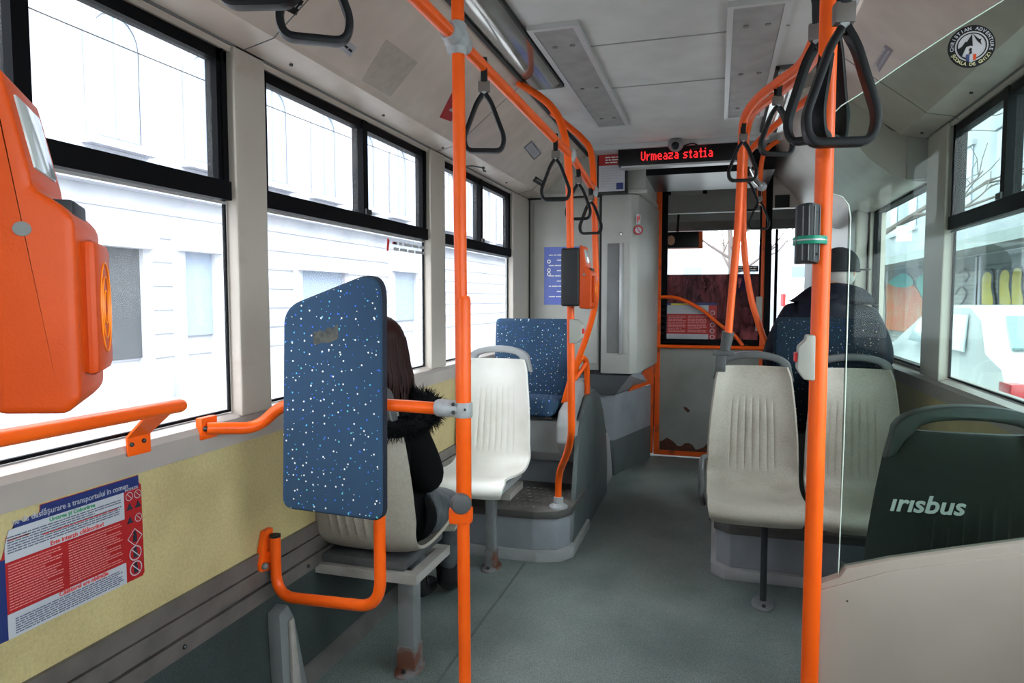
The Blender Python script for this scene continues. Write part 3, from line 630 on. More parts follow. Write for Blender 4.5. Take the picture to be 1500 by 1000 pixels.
# rust at the foot of the panel
bm = NB(); rr = random.Random(11); top = []
N = 26
for k in range(N+1):
    f = k/N; top.append((xl+0.01+(xr-xl-0.05)*f, YD-0.008, 0.07+0.10*abs(noise.noise(Vector((f*5, 1, 0))))+0.05*math.exp(-f*9)+0.03*rr.random()))
prism(bm, [(xl+0.01, YD-0.008, 0.055)]+top+[(xr-0.04, YD-0.008, 0.055)], (0, 0.004, 0)); obj('rust_patch', bm, 'doorrust', t, smooth=False)
bm = NB(); p = pY(1006, 599, YD-0.008); prism(bm, [p+Vector(v) for v in ((-0.03, 0, 0.02), (0, 0, 0.015), (0.03, 0, -0.015), (0.01, 0, -0.03), (-0.02, 0, -0.005))], (0, 0.004, 0)); obj('chipped_spot', bm, 'doorrust', t, smooth=False)
bm = NB(); rbox(bm, (xr-0.07, YD-0.05, pY(0, 470, YD).z), (xr-0.02, YD-0.02, pY(0, 440, YD).z+0.04), 0.008)
obj('latch_box', bm, 'btnbox', t)
# rules sheet on the cab door
def rules(o, xd, yd, w_, h_, t, torn=False, fine=1):
    mt = frame_mtx(o, xd, yd)
    if torn:
        top = [(w_*0.27, h_), (w_*0.265, h_*0.97), (w_*0.22, h_*0.965), (w_*0.2, h_*0.945), (w_*0.15, h_*0.96), (w_*0.11, h_*0.945), (w_*0.085, h_*0.90), (w_*0.05, h_*0.84), (0.0, h_*0.76)]
        pol = [(0, 0), (w_*0.97, 0), (w_*0.995, h_*0.015), (w, h_*0.05)] if False else [(0, 0), (w_*0.975, 0.0), (w_*0.995, h_*0.012), (w_, h_*0.04), (w_, h_*0.93), (w_*0.985, h_)]+top
    else: pol = rect(0, 0, w_, h_)
    return mt, pol
o = pY(966, 497, YD-0.003); w_ = pY(1049, 497, YD-0.003).x-o.x; h_ = pY(966, 443, YD-0.003).z-o.z
t, mt = label_thing('rules_sheet', 'red, white and blue rules sheet on the lower glass of the cab door', 'notice', o+Vector((0, -0.004, 0)), (1, 0, 0), (0, 0, 1))
sheet(t, mt, rect(0, 0, w_, h_), 'red', 0.0); sheet(t, mt, rect(0, 0, w_*0.13, h_), 'navy', 0.0015, 'side_strip'); sheet(t, mt, rect(0, h_*0.93, w_, h_), 'navy', 0.0015, 'heading_strip')
sheet(t, mt, rect(w_*0.13, h_*0.70, w_*0.86, h_*0.93), 'paper', 0.0015, 'white_field'); sheet(t, mt, rect(w_*0.13, 0, w_*0.86, h_*0.16), 'paper', 0.0015, 'lower_field')
bm = NB(); lines(bm, w_*0.17, w_*0.83, h_*0.9, h_*0.73, 5, 0.003, mt, seed=4); lines(bm, w_*0.17, w_*0.83, h_*0.14, h_*0.02, 4, 0.003, mt, seed=6); obj('small_print', bm, 'textgrey', t, smooth=False)
bm = NB(); lines(bm, w_*0.15, w_*0.47, h_*0.66, h_*0.2, 11, 0.002, mt, seed=7); lines(bm, w_*0.50, w_*0.83, h_*0.66, h_*0.2, 11, 0.002, mt, seed=8); obj('pale_print', bm, 'textpink', t, smooth=False)
bm = NB()
for k in range(5): annulus(bm, w_*0.93, h_*(0.09+0.16*k), 0.014, 0.02, 0.003, mt, 16)
for k in range(6): flat(bm, rect(w_*0.03, h_*(0.06+0.16*k), w_*0.10, h_*(0.12+0.16*k)), 0.003, mt)
obj('symbols', bm, 'paper', t, smooth=False)
bm = NB(); flat(bm, rect(w_*0.2, h_*0.94, w_*0.55, h_*0.975), 0.003, mt); obj('yellow_heading', bm, 'yellowprint', t, smooth=False)

# header panel, "OPRIRE COMANDATA" sign, cab mirror, speaker
bm = NB(); rbox(bm, (-0.62, 6.42, 2.16), (0.36, 6.5, ZC), 0.006); struct('trim_11', bm, 'doorgrey')
a, b = pY(978, 286, 6.40), pY(1035, 272, 6.40)
t = thing('stop_request_sign', 'small grey stop request sign hanging over the cab door', 'sign', ((a.x+b.x)/2, 6.4, a.z))
bm = NB(); rbox(bm, (a.x, 6.39, a.z), (b.x, 6.42, b.z), 0.004); obj('plate', bm, 'platlight', t)
bm = NB(); box(bm, (a.x-0.005, 6.385, a.z), (a.x+0.03, 6.415, b.z)); box(bm, (b.x-0.03, 6.385, a.z), (b.x+0.005, 6.415, b.z)); obj('end_cap', bm, 'frame', t, smooth=False)
bm = NB(); text_bm(bm, 'OPRIRE COMANDATA', 0.05, frame_mtx((a.x+0.04, 6.387, a.z+0.02), (1, 0, 0), (0, 0, 1)) @ Matrix.Scale(0.72, 4, (1, 0, 0))); obj('lettering', bm, 'textgrey', t, smooth=False)
a, b = pY(955, 365, 7.2), pY(1030, 338, 7.2)
t = thing('driver_mirror', 'dark interior mirror with an orange edge above the windscreen', 'mirror', ((a.x+b.x)/2, 7.2, b.z))
bm = NB(); rbox(bm, (a.x, 7.2, a.z), (b.x, 7.25, b.z), 0.015); obj('shell', bm, 'orange', t)
bm = NB(); rbox(bm, (a.x+0.01, 7.185, a.z+0.008), (b.x-0.04, 7.2, b.z-0.006), 0.004); obj('mirror_glass', bm, 'ledbox', t)
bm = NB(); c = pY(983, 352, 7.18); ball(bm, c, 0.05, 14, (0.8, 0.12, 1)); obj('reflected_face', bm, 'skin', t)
bm = NB(); cyl(bm, ((a.x+b.x)/2, 7.22, b.z), ((a.x+b.x)/2+0.02, 7.22, ZC), 0.012); obj('stem', bm, 'black', t)
bm = NB(); box(bm, (0.37, 6.05, 2.17), (1.0, 6.12, ZC)); box(bm, (0.37, 6.05, 2.13), (1.0, 6.13, 2.17)); struct('trim_12', bm, 'cream')
bm = NB(); a, b = pY(1135, 304, 6.03), pY(1157, 285, 6.03); rbox(bm, (a.x, 6.025, a.z), (b.x, 6.05, b.z), 0.004); tag(obj('speaker', bm, 'speaker'), 'small square black loudspeaker on the pale header above the front window', 'speaker')
bm = NB(); box(bm, (0.365, 6.04, 0), (0.415, 6.12, ZC)); struct('trim_13', bm, 'frame')
bm = NB(); rbox(bm, (-1.3, 7.5, 0), (0.3, 8.15, 0.95), 0.05); struct('trim_dashboard', bm, 'valgrey')
# windscreen
root = bpy.data.objects.new('window_11', None); C.objects.link(root); root['kind'] = 'structure'; root.location = (0, YF, 0.85)
bm = NB()
for lo, hi in (((-1.45, 0.85), (-1.38, 2.27)), ((0.92, 0.85), (1.0, 2.27)), ((-1.45, 0.85), (1.0, 0.90)), ((-1.45, 2.22), (1.0, 2.27)), ((0.60, 0.85), (0.63, 2.27))): box(bm, (lo[0], YF, lo[1]), (hi[0], YF+0.03, hi[1]))
obj('window_frame', bm, 'frame', root, smooth=False)
bm = NB(); v = [bm.verts.new(p) for p in ((-1.4, YF+0.015, 0.88), (0.95, YF+0.015, 0.88), (0.95, YF+0.015, 2.24), (-1.4, YF+0.015, 2.24))]; bm.faces.new(v); obj('pane', bm, 'clearglass', root, smooth=False)
a, b = pY(1077, 398, YD-0.004), pY(1111, 389, YD-0.004)
t, mt = label_thing('warning_strip', 'thin black and white warning strip high on the cab door glass', 'sticker', a, (1, 0, 0), (0, 0, 1))
sheet(t, mt, rect(0, 0, b.x-a.x, b.z-a.z), 'ledbox', 0.001); bm = NB(); lines(bm, 0.01, b.x-a.x-0.01, (b.z-a.z)*0.92, (b.z-a.z)*0.1, 2, 0.002, mt, seed=12); obj('print', bm, 'white', t, smooth=False)

# ------------------------------------------------------------------ platforms
def platform(pts, h, t, floor_lip=0.025):
    """pts: outline (x,y) from wall round to wall"""
    def pr(off, z0, z1, nm, m, bev=0.004):
        bm = NB(); c = Vector((sum(p[0] for p in pts)/len(pts), sum(p[1] for p in pts)/len(pts)))
        pp = []
        for x, y in pts:
            v = Vector((x, y))-c; pp.append((x+math.copysign(off, v.x), y+math.copysign(off, v.y), z0))
        prism(bm, pp, (0, 0, z1-z0), bev); return obj(nm, bm, m, t)
    pr(floor_lip, 0.0, 0.055, 'base_flange', 'platlight'); pr(0.0, 0.055, h-0.045, 'riser', 'plat', 0.008); pr(0.012, h-0.045, h-0.004, 'nosing', 'nosing', 0.01)
    pr(-0.012, h-0.006, h, 'tread', 'tread', 0.001)
t = thing('seat_platform', 'grey raised step platform carrying the blue seat on the left', 'platform', (-1.05, 3.9, 0))
PL = [(-1.39, 3.43), (-0.92, 3.43), (-0.80, 3.47), (-0.745, 3.56), (-0.745, 4.0), (-1.39, 4.0)]
platform(PL, 0.27, t)
bm = NB()
for j in range(7):
    for i in range(14):
        x = -1.36+i*0.042+(0.021 if j % 2 else 0); y = 3.50+j*0.06
        if x < -0.79 and not (x > -0.87 and y < 3.6): ball(bm, (x, y, 0.269), 0.014, 8, (1, 1.2, 0.35))
obj('tread_studs', bm, 'tread', t)
bm = NB(); prism(bm, [(-1.395, 4.0, 0.0), (-1.395, 4.0, 0.46), (-1.395, 4.78, 0.46), (-1.395, 4.78, 0.0)], (0.64, 0, 0), 0.005); obj('seat_box', bm, 'plat', t)
bm = NB(); prism(bm, [(-1.395, 3.86, 0.44), (-1.395, 3.80, 0.50), (-1.395, 3.79, 0.685), (-1.395, 4.5, 0.685), (-1.395, 4.6, 0.44)], (0.64, 0, 0), 0.006); obj('seat_front_panel', bm, 'platlight', t)
for x in (-1.3, -0.83):
    bm = NB(); ball(bm, (x, 3.79, 0.54), 0.011, 10); obj('bolt', bm, 'screw', t)
side = [(3.75, 0.0), (3.75, 0.30), (3.76, 0.50), (3.84, 0.68), (3.98, 0.79), (4.2, 0.84), (4.42, 0.80), (4.6, 0.64), (4.74, 0.44), (4.80, 0.25), (4.80, 0)]
side = [(3.99 if y < 3.8 else y, z) for y, z in side]
bm = NB(); prism(bm, [(-0.765, y, z) for y, z in [(3.60, 0.0), (3.66, 0.24), (3.71, 0.42), (3.76, 0.56), (3.86, 0.70), (4.05, 0.80), (4.25, 0.82), (4.45, 0.76), (4.62, 0.62), (4.74, 0.44), (4.80, 0.25), (4.80, 0)]], (0.028, 0, 0), 0.006); obj('side_panel', bm, 'sidevinyl', t)
bm = NB(); prism(bm, [(-0.86, y, z) for y, z in [(3.70, 0.58), (3.70, 0.68), (3.76, 0.755), (3.90, 0.79), (4.06, 0.88), (4.2, 0.895), (4.34, 0.83), (4.40, 0.70), (4.40, 0.45), (3.85, 0.45)]], (0.085, 0, 0), 0.02, 3); obj('armrest_shell', bm, 'platlight', t)
bm = NB(); prism(bm, [(-1.42, 4.80, 0.0), (-1.42, 4.80, 0.34), (-1.42, 5.0, 0.40), (-1.42, 5.10, 0.33), (-1.42, 5.28, 0.0)], (0.655, 0, 0), 0.01); obj('rear_step', bm, 'platlight', t)
bm = NB(); ball(bm, (-0.80, 4.93, 0.42), 0.035, 14, (1, 1, 1.2)); obj('rubber_buffer', bm, 'nosing', t)

t = thing('seat_platform', 'low grey step platform under the right seats, behind a thin pedestal', 'platform', (0.5, 3.9, 0))
PR_ = [(0.915, 3.49), (0.08, 3.49), (0.012, 3.56), (0.012, 4.97), (0.915, 4.97)]
platform(PR_[::-1], 0.27, t)
bm = NB()
for j in range(4):
    for i in range(18):
        x = 0.07+i*0.045+(0.022 if j % 2 else 0); ball(bm, (x, 3.54+j*0.045, 0.269), 0.014, 8, (1, 1.0, 0.35))
obj('tread_studs', bm, 'tread', t)
bm = NB(); box(bm, (0.05, 3.80, 0.272), (0.90, 4.3, 0.685)); obj('seat_box', bm, 'sidevinyl', t, smooth=False)

# ------------------------------------------------------------------ seats
def shell_mesh():
    # profile along s: (y, z, half width); local seat faces +y
    P = [(0.41, 0.405, 0.185), (0.425, 0.435, 0.20), (0.40, 0.462, 0.207), (0.33, 0.462, 0.213), (0.22, 0.447, 0.217), (0.10, 0.440, 0.218), (0.02, 0.452, 0.218), (-0.035, 0.49, 0.219), (-0.062, 0.55, 0.218),
         (-0.078, 0.63, 0.216), (-0.09, 0.72, 0.212), (-0.105, 0.82, 0.204), (-0.12, 0.92, 0.193), (-0.135, 1.0, 0.182), (-0.142, 1.05, 0.165)]
    sp = spline([Vector(p) for p in P], 5); bm = NB(); rows = []; NU = 80
    for s, p in enumerate(sp):
        y0, z0, hw = p; row = []
        zr = max(0, min(1, (z0-0.52)/0.11))*max(0, min(1, (0.90-z0)/0.14)) if y0 < 0 else 0
        for k in range(NU+1):
            u = -1+2*k/NU; e = abs(u)**4
            back = 1 if y0 < 0 and z0 > 0.5 else 0
            bk = max(0, min(1, (z0-0.47)/0.12)) if y0 < 0.05 else 0
            y = y0+bk*(0.035*e+0.012*u*u); z = z0+(1-bk)*(0.022*e+0.006*u*u)*(1 if y0 < 0.40 else 0.3)
            if zr and abs(u) < 0.58: y -= zr*0.015*max(0.0, math.cos(2*PI*(u/0.58)*3.5))**2*(1-0.6*abs(u/0.58)**3)
            row.append(bm.verts.new((hw*u*(1 if abs(u) < 0.98 else 0.995), y, z)))
        rows.append(row)
    for A, B in zip(rows, rows[1:]):
        for k in range(NU): bm.faces.new((A[k], A[k+1], B[k+1], B[k]))
    return bm
def handle_bm():
    bm = NB(); o = []; i = []
    for k in range(17):
        t = PI*k/16; o.append((-0.182*math.cos(t)*(1.0 if True else 1), 1.035+0.088*math.sin(t)**0.75))
    outer = [(-0.196, 0.975)]+o+[(0.196, 0.975)]
    inner = [(0.175, 0.985), (0.150, 1.03)]+[(0.132*math.cos(PI*k/12), 1.045+0.042*math.sin(PI*k/12)**0.8) for k in range(13)]+[(-0.150, 1.03), (-0.175, 0.985)]
    prism(bm, [(x, -0.166, z) for x, z in outer+inner], (0, 0.052, 0), 0.008, 3); return bm
def plastic_seat(label, loc, rotz, m, hm, group=None, logo=False):
    t = thing('plastic_seat', label, 'seat', loc, rotz, group)
    s = obj('seat_shell', shell_mesh(), m, t, world=False, angle=80)
    so = s.modifiers.new('thick', 'SOLIDIFY'); so.thickness = 0.012; so.offset = -1
    be = s.modifiers.new('bev', 'BEVEL'); be.width = 0.004; be.segments = 2; be.limit_method = 'ANGLE'; be.angle_limit = R(60)
    obj('grab_handle', handle_bm(), hm, t, world=False)
    bm = NB(); rbox(bm, (-0.17, -0.03, 0.405), (0.17, 0.33, 0.44), 0.008); obj('seat_base', bm, hm, t, world=False)
    return t
def pedestal_frame(label, x0, x1, yc, legx, m='beam', leg='steelgrey', lw=0.055, foot='rust', z=0.405, depth=0.32, legy=None, thin=False, wallx=None, group=None, parent=None):
    t = parent or thing('bench_pedestal', label, 'pedestal', ((x0+x1)/2, yc, 0))
    bm = NB(); box(bm, (x0, yc-depth/2, z-0.035), (x1, yc-depth/2+0.04, z)); box(bm, (x0, yc+depth/2-0.04, z-0.035), (x1, yc+depth/2, z)); box(bm, (x0, yc-depth/2+0.04, z-0.034), (x0+0.04, yc+depth/2-0.04, z-0.001)); box(bm, (x1-0.04, yc-depth/2+0.04, z-0.034), (x1, yc+depth/2-0.04, z-0.001)); obj('beam', bm, m, t, smooth=False)
    ly = legy if legy is not None else yc
    bm = NB()
    if thin: cyl(bm, (legx, ly, 0.01), (legx, ly, z-0.03), lw/2, 6)
    else: rbox(bm, (legx-lw/2, ly-lw/2, 0.01), (legx+lw/2, ly+lw/2, z-0.03), 0.006)
    obj('leg', bm, leg, t)
    bm = NB(); rbox(bm, (legx-lw/2-0.004, ly-lw/2-0.004, 0.0), (legx+lw/2+0.004, ly+lw/2+0.004, 0.10 if not thin else 0.02), 0.004); obj('worn_foot', bm, foot, t)
    bm = NB(); lathe(bm, [(0.055, 0), (0.055, 0.006), (0.045, 0.012), (0.02, 0.014)], 20, Matrix.Translation((legx, ly, 0)) @ Matrix.Diagonal((0.9, 1.5, 1, 1))); obj('foot_plate', bm, foot, t)
    for dy in (-0.055, 0.055):
        bm = NB(); cyl(bm, (legx, ly+dy, 0.01), (legx, ly+dy, 0.022), 0.009, 6); obj('bolt', bm, 'screw', t)
    return t
# woman's seat, faces forward
ps = plastic_seat('pale plastic seat facing forward behind the speckled blue panel, with the seated woman', (-1.235, 2.22, 0), 0, 'seat', 'handle')
pedestal_frame('pale painted seat frame with a square rust-footed leg under the woman\'s seat', -1.42, -1.01, 2.33, -1.085, legy=2.27, lw=0.065, parent=ps)
# white seat facing back
ps = plastic_seat('white plastic seat, window glow painted into its colour, with grey grab handle facing the woman', (-1.19, 3.55, 0), PI, 'seatwhite_lit', 'handlelight')
pedestal_frame('seat frame with a rusty square leg under the white seat', -1.42, -0.99, 3.37, -1.10, legy=3.28, lw=0.05, depth=0.24, parent=ps)
# two pale seats on the right
plastic_seat('pale beige plastic seat by the aisle, left of the right orange pole', (0.175, 3.52, 0), PI, 'seat', 'handle')
s2 = plastic_seat('pale beige plastic seat by the right windows, seen through the glass partition', (0.63, 3.52, 0), PI, 'seat', 'handle')
tf = pedestal_frame('thin black pedestal frame under the two pale right seats', -0.02, 0.94, 3.33, 0.22, m='darksteel', leg='darksteel', lw=0.032, foot='steelgrey', legy=3.23, depth=0.22, thin=True)
bm = NB(); tube(bm, fillet([(-0.045, 3.42, 0.62), (-0.06, 3.36, 0.63), (-0.062, 3.30, 0.60), (-0.062, 3.28, 0.46), (-0.05, 3.30, 0.42)], 0.03), 0.013, 12)
tag(obj('side_grip', bm, 'handle'), 'dark grey side grip on the aisle edge of the pale right seat', 'grip')
# dark seat in the foreground
ds = plastic_seat('dark grey plastic seat with white lettering behind the glass partition', (0.615, 2.10, 0), 0, 'seatdark', 'seatdark')
bm = NB(); mt = frame_mtx((-0.175, -0.1255, 0.835), (1, 0, 0.01), (0, -0.12, 1)); text_bm(bm, '\u0131r\u0131sbus', 0.066, mt, ext=0.0008, shear=0.2, bold=0.0014); obj('lettering', bm, 'brand', ds, world=False, smooth=False)
pedestal_frame('seat frame under the dark seat behind the partition', 0.40, 0.94, 2.22, 0.60, m='darksteel', leg='darksteel', lw=0.05, legy=2.2, parent=ds)

def cushion(bm, lo, hi, r=0.03): rbox(bm, lo, hi, r, 4)
def fabric_seat(label, loc, rotz, m, shell='platlight', wide=0.47, top=1.0):
    t = thing('upholstered_seat', label, 'seat', loc, rotz); h = wide/2
    b2 = NB(); rbox(b2, (-h, -0.03, 0.0), (h, 0.045, top-0.50), 0.035, 4)
    mt = Matrix.Translation((0, -0.04, 0.50)) @ Matrix.Rotation(R(7), 4, 'X'); bm = NB(); merge(bm, b2, mt); obj('backrest', bm, m, t, world=False)
    b2 = NB(); rbox(b2, (-h+0.004, -0.05, -0.012), (h-0.004, -0.02, top-0.515), 0.012, 3); bm = NB(); merge(bm, b2, mt); obj('back_shell', bm, m if shell is None else shell, t, world=False)
    bm = NB(); b2 = NB(); rbox(b2, (-h+0.01, 0.0, -0.05), (h-0.01, 0.40, 0.055), 0.035, 4); merge(bm, b2, Matrix.Translation((0, -0.02, 0.475)) @ Matrix.Rotation(R(4), 4, 'X')); obj('cushion', bm, m, t, world=False)
    bm = NB(); rbox(bm, (-h+0.03, 0.0, 0.425), (h-0.03, 0.30, 0.44), 0.005); obj('seat_base', bm, 'handle', t, world=False)
    return t
fabric_seat('speckled blue upholstered seat on the left platform, facing the camera', (-1.12, 4.10, 0.265), PI, 'blueG', 'valgrey', 0.49)
fabric_seat('dark speckled upholstered seat on the right platform carrying the man', (0.525, 3.86, 0.265), 0, 'tealG', 'tealG', 0.49, 1.03)

# ------------------------------------------------------------------ handrails and poles
PR = 0.0175
def clampbox(bm, c, ax, l=0.07, r=0.027):
    a = Vector(ax).normalized(); c = Vector(c); tube(bm, [c-a*l/2, c-a*(l/2-0.008), c+a*(l/2-0.008), c+a*l/2], r, 18, radii=[r*0.85, r, r, r*0.85])
lp = Vector((-0.675, 1.77, 0))
t = thing('handrail_pole', 'thick orange pole nearest on the left, with a grey clamp and round knob', 'pole', (lp.x, lp.y, 0))
bm = NB(); tube(bm, [(lp.x+0.003, lp.y, 0), (lp.x-0.012, lp.y, 2.30), (lp.x-0.03, lp.y+0.01, ZC)], PR, 20); obj('tube', bm, 'orange', t)
bm = NB(); tube(bm, [(lp.x, lp.y, 0.77), (lp.x, lp.y, 0.775), (lp.x, lp.y, 1.385), (lp.x-0.001, lp.y, 1.395)], 0.0215, 20, radii=[0.0195, 0.0215, 0.0215, 0.0185]); obj('sleeve', bm, 'orange', t)
bm = NB(); b2 = NB(); rbox(b2, (-0.04, -0.022, -0.018), (0.022, 0.022, 0.03), 0.01); merge(bm, b2, Matrix.Translation((lp.x, lp.y, 0.775))); obj('bracket', bm, 'orange', t)
bm = NB(); k = pY(675, 737, 1.745); lathe(bm, [(0.026, -0.014), (0.029, -0.010), (0.029, 0.010), (0.026, 0.014), (0.012, 0.016)], 24, Matrix.Translation(k) @ Matrix.Rotation(R(90), 4, 'X') @ Matrix.Rotation(R(35), 4, 'Y')); obj('knob', bm, 'handle', t)
bm = NB(); cc = Vector((-0.69, 1.77, 2.09)); ball(bm, cc, 0.036, 18); clampbox(bm, cc, (0, 1, 0), 0.13, 0.026); clampbox(bm, cc, (0, 0, 1), 0.085, 0.027); obj('clamp', bm, 'clamp', t)
for dx in (-0.012, 0.014):
    bm = NB(); ball(bm, cc+Vector((dx, -0.035, 0.0+dx)), 0.006, 8); obj('screw', bm, 'chrome', t)

t = thing('overhead_rail', 'long straight orange ceiling rail along the left side carrying straps', 'rail', (-0.675, 2.4, 2.08))
bm = NB(); tube(bm, [(-0.69, 0.2, 2.095), (-0.69, 1.70, 2.09), (-0.67, 3.2, 2.055), (-0.67, 3.80, 1.985)], PR, 18); obj('tube', bm, 'orange', t)
for yy_ in (3.165, 3.78):
    bm = NB(); p = Vector((-0.67, yy_, 2.06 if yy_ < 3.5 else 1.985)); ball(bm, p, 0.028, 14); clampbox(bm, p+Vector((0, 0, -0.01)), (0, 0, 1), 0.055, 0.023); clampbox(bm, p, (0, 1, -0.05), 0.09, 0.022); obj('clamp', bm, 'clamp', t)

def pole(label, pts, fil=0.12, r=PR, base=None, endcap=None, name='handrail_pole', sub=True):
    z = min(pts, key=lambda p: p[2]); t = thing(name, label, 'pole', (z[0], z[1], z[2]))
    bm = NB(); tube(bm, fillet(pts, fil, 8), r, 18); obj('tube', bm, 'orange', t)
    if base is not None:
        bm = NB(); lathe(bm, [(0.045, 0), (0.045, 0.008), (0.024, 0.022), (0.024, 0.05), (0.019, 0.053)], 20, Matrix.Translation(base)); obj('base_socket', bm, 'clamp', t)
    return t
# pole 3: ceiling curve, vertical, offset foot
p3 = [pY(755, 118, 2.85), pY(792, 150, 2.95), pY(822, 180, 3.10), pX(835, 232, -0.655), pX(836, 450, -0.655), pX(836, 590, -0.655), pY(818, 690, 3.52), pY(818, 744, 3.52)]
p3 = [Vector(p) for p in p3]; p3[0].z = ZC; b3 = p3[-1].copy(); b3.z = 0.27; p3[-1].z = 0.28
p3v = [p3[0], p3[1], Vector((-0.655, 3.13, 2.22)), Vector((-0.655, 3.13, 1.45)), Vector((-0.655, 3.13, 0.78)), p3[-2], p3[-1]]
def path_px(L): return [pY(x, y, Y) for x, y, Y in L]
P3 = path_px([(760, 122, 3.22), (786, 138, 3.19), (808, 157, 3.16), (823, 184, 3.14), (832, 235, 3.13), (835, 330, 3.13), (836, 480, 3.13), (837, 610, 3.13), (836, 640, 3.16), (830, 665, 3.30), (821, 688, 3.46), (818, 710, 3.52), (818, 740, 3.53)])
P3[0] = pZ(757, 120, ZC-0.002); P3[-1].z = 0.275
t = thing('handrail_pole', 'orange pole behind the ticket validator, bent at its foot on the step', 'pole', (P3[-1].x, P3[-1].y, 0.27))
bm = NB(); tube(bm, spline(P3, 6), PR, 18); obj('tube', bm, 'orange', t)
bm = NB(); lathe(bm, [(0.05, -0.005), (0.05, 0.008), (0.026, 0.022), (0.026, 0.055), (0.019, 0.058)], 20, Matrix.Translation((P3[-1].x, P3[-1].y, 0.27))); obj('base_socket', bm, 'clamp', t)
bm = NB(); c = pY(844, 485, 3.11); prism(bm, [(c.x+x, 3.10, c.z+z) for x, z in ((-0.03, -0.055), (0.005, -0.055), (0.028, -0.03), (0.028, 0.03), (0.005, 0.055), (-0.03, 0.055))], (0, 0.05, 0), 0.004); obj('button_box', bm, 'btnbox', t)
bm = NB(); rbox(bm, (c.x+0.026, 3.11, c.z-0.012), (c.x+0.034, 3.14, c.z+0.012), 0.003); obj('stop_button', bm, 'redbtn', t)
# pole 4
P4 = path_px([(815, 170, 3.95), (834, 186, 3.9), (853, 203, 3.86), (866, 224, 3.82), (870, 280, 3.79), (872, 360, 3.80), (873, 430, 3.82), (866, 470, 3.84), (853, 510, 3.86), (838, 550, 3.88), (826, 590, 3.9)]); P4[0] = pZ(806, 163, ZC-0.002)
t = thing('handrail_pole', 'slender orange pole furthest forward on the left, curving down to the blue seat', 'pole', tuple(P4[-1]))
bm = NB(); tube(bm, spline(P4, 6), PR, 18); obj('tube', bm, 'orange', t)
bm = NB(); cyl(bm, P4[-1]+Vector((0, 0, -0.004)), P4[-1]+Vector((0, 0, 0.002)), 0.0185, 16); obj('end_plug', bm, 'black', t)
bm = NB(); tube(bm, spline(path_px([(838, 560, 4.0), (845, 535, 4.02), (853, 524, 4.05), (859, 532, 4.1), (860, 556, 4.12), (860, 580, 4.12)]), 6), PR, 16)
tube(bm, spline(path_px([(842, 556, 4.0), (850, 545, 4.02), (858, 532, 4.06)]), 4), 0.012, 12)
tag(obj('armrest_tube', bm, 'orange'), 'looped orange armrest tube over the grey armrest of the left platform', 'armrest')

# right main pole
rp = Vector((0.205, 1.58, 0))
t = thing('handrail_pole', 'thick orange pole on the right holding a grey button box, beside the partition', 'pole', (rp.x, rp.y, 0))
bm = NB(); tube(bm, [(rp.x+0.002, rp.y, 0), (rp.x+0.004, rp.y, ZC)], 0.0182, 20); obj('tube', bm, 'orange', t)
bm = NB(); yb = 1.545
c0, c1 = pY(1168, 558, yb), pY(1194, 492, yb)
pw = [pY(x, y, yb) for x, y in ((1195, 491), (1182, 491), (1181, 498), (1170, 508), (1168, 540), (1171, 546), (1178, 556), (1194, 558))]
prism(bm, pw, (0, 0.045, 0), 0.004); obj('button_box', bm, 'btnbox', t)
bm = NB(); a, b = pY(1164.5, 531, yb), pY(1169, 517, yb); rbox(bm, (a.x, yb+0.008, a.z), (b.x+0.004, yb+0.038, b.z), 0.003); obj('stop_button', bm, 'redbtn', t)
bm = NB(); cc = Vector((rp.x, rp.y, 2.13)); ball(bm, cc, 0.034, 16); clampbox(bm, cc, (0, 1, 0), 0.12, 0.026); clampbox(bm, cc, (0, 0, 1), 0.08, 0.026); obj('clamp', bm, 'clamp', t)
bm = NB(); rbox(bm, (rp.x-0.005, rp.y+0.012, 0.60), (rp.x+0.03, rp.y+0.03, 0.64), 0.004); obj('panel_bracket', bm, 'orange', t)
# black box strapped on the right pole
a, b = pY(1165, 386, 1.545), pY(1201, 300, 1.545)
t = thing('pole_device', 'ribbed black box tied to the right orange pole with green tape', 'device', ((a.x+b.x)/2, 1.55, a.z))
bm = NB(); pr = []
for k in range(9): 
    u = k/8; pr.append((a.x+(b.x-a.x)*u, 1.556-0.03*math.sin(PI*(0.15+0.7*u))**0.8, a.z+0.004*math.sin(PI*u)))
prism(bm, pr+[(b.x, 1.572, a.z), (a.x, 1.572, a.z)], (0, 0, b.z-a.z), 0.002); obj('housing', bm, 'valgrey', t, angle=15)
bm = NB(); pr = pr[::2]
for (x, y, z) in pr: cyl(bm, (x, y-0.0005, a.z+0.006), (x, y-0.0005, b.z-0.003), 0.0016, 6)
obj('ribs', bm, 'handle', t)
zt_ = pY(0, 353, 1.545).z; z1_, z2_ = pY(1180, 358, 1.545).z, pY(1180, 346, 1.545).z
bm = NB(); hw = (b.x-a.x)/2+0.008; cxx = (a.x+b.x)/2+0.005
pts = [(cxx+hw*1.08*math.cos(q_)+0.002, 1.562+0.042*math.sin(q_), (z1_+z2_)/2) for q_ in [2*PI*k/28 for k in range(28)]]
band(bm, pts, (0, 0, 1), 0.0085, 0.0012, closed=True); obj('green_tape', bm, 'green', t)
bm = NB(); pts = [(x+0.0, y-0.0015, z) for x, y, z in pts]; band(bm, pts, (0, 0, 1), 0.0014, 0.0016, closed=True); obj('zip_tie', bm, 'metalgrey', t)
for yy_ in (311, 372):
    bm = NB(); c = pY(1195, yy_, 1.535); ball(bm, c, 0.0045, 8, (1, 0.6, 0.8)); obj('screw', bm, 'black', t)

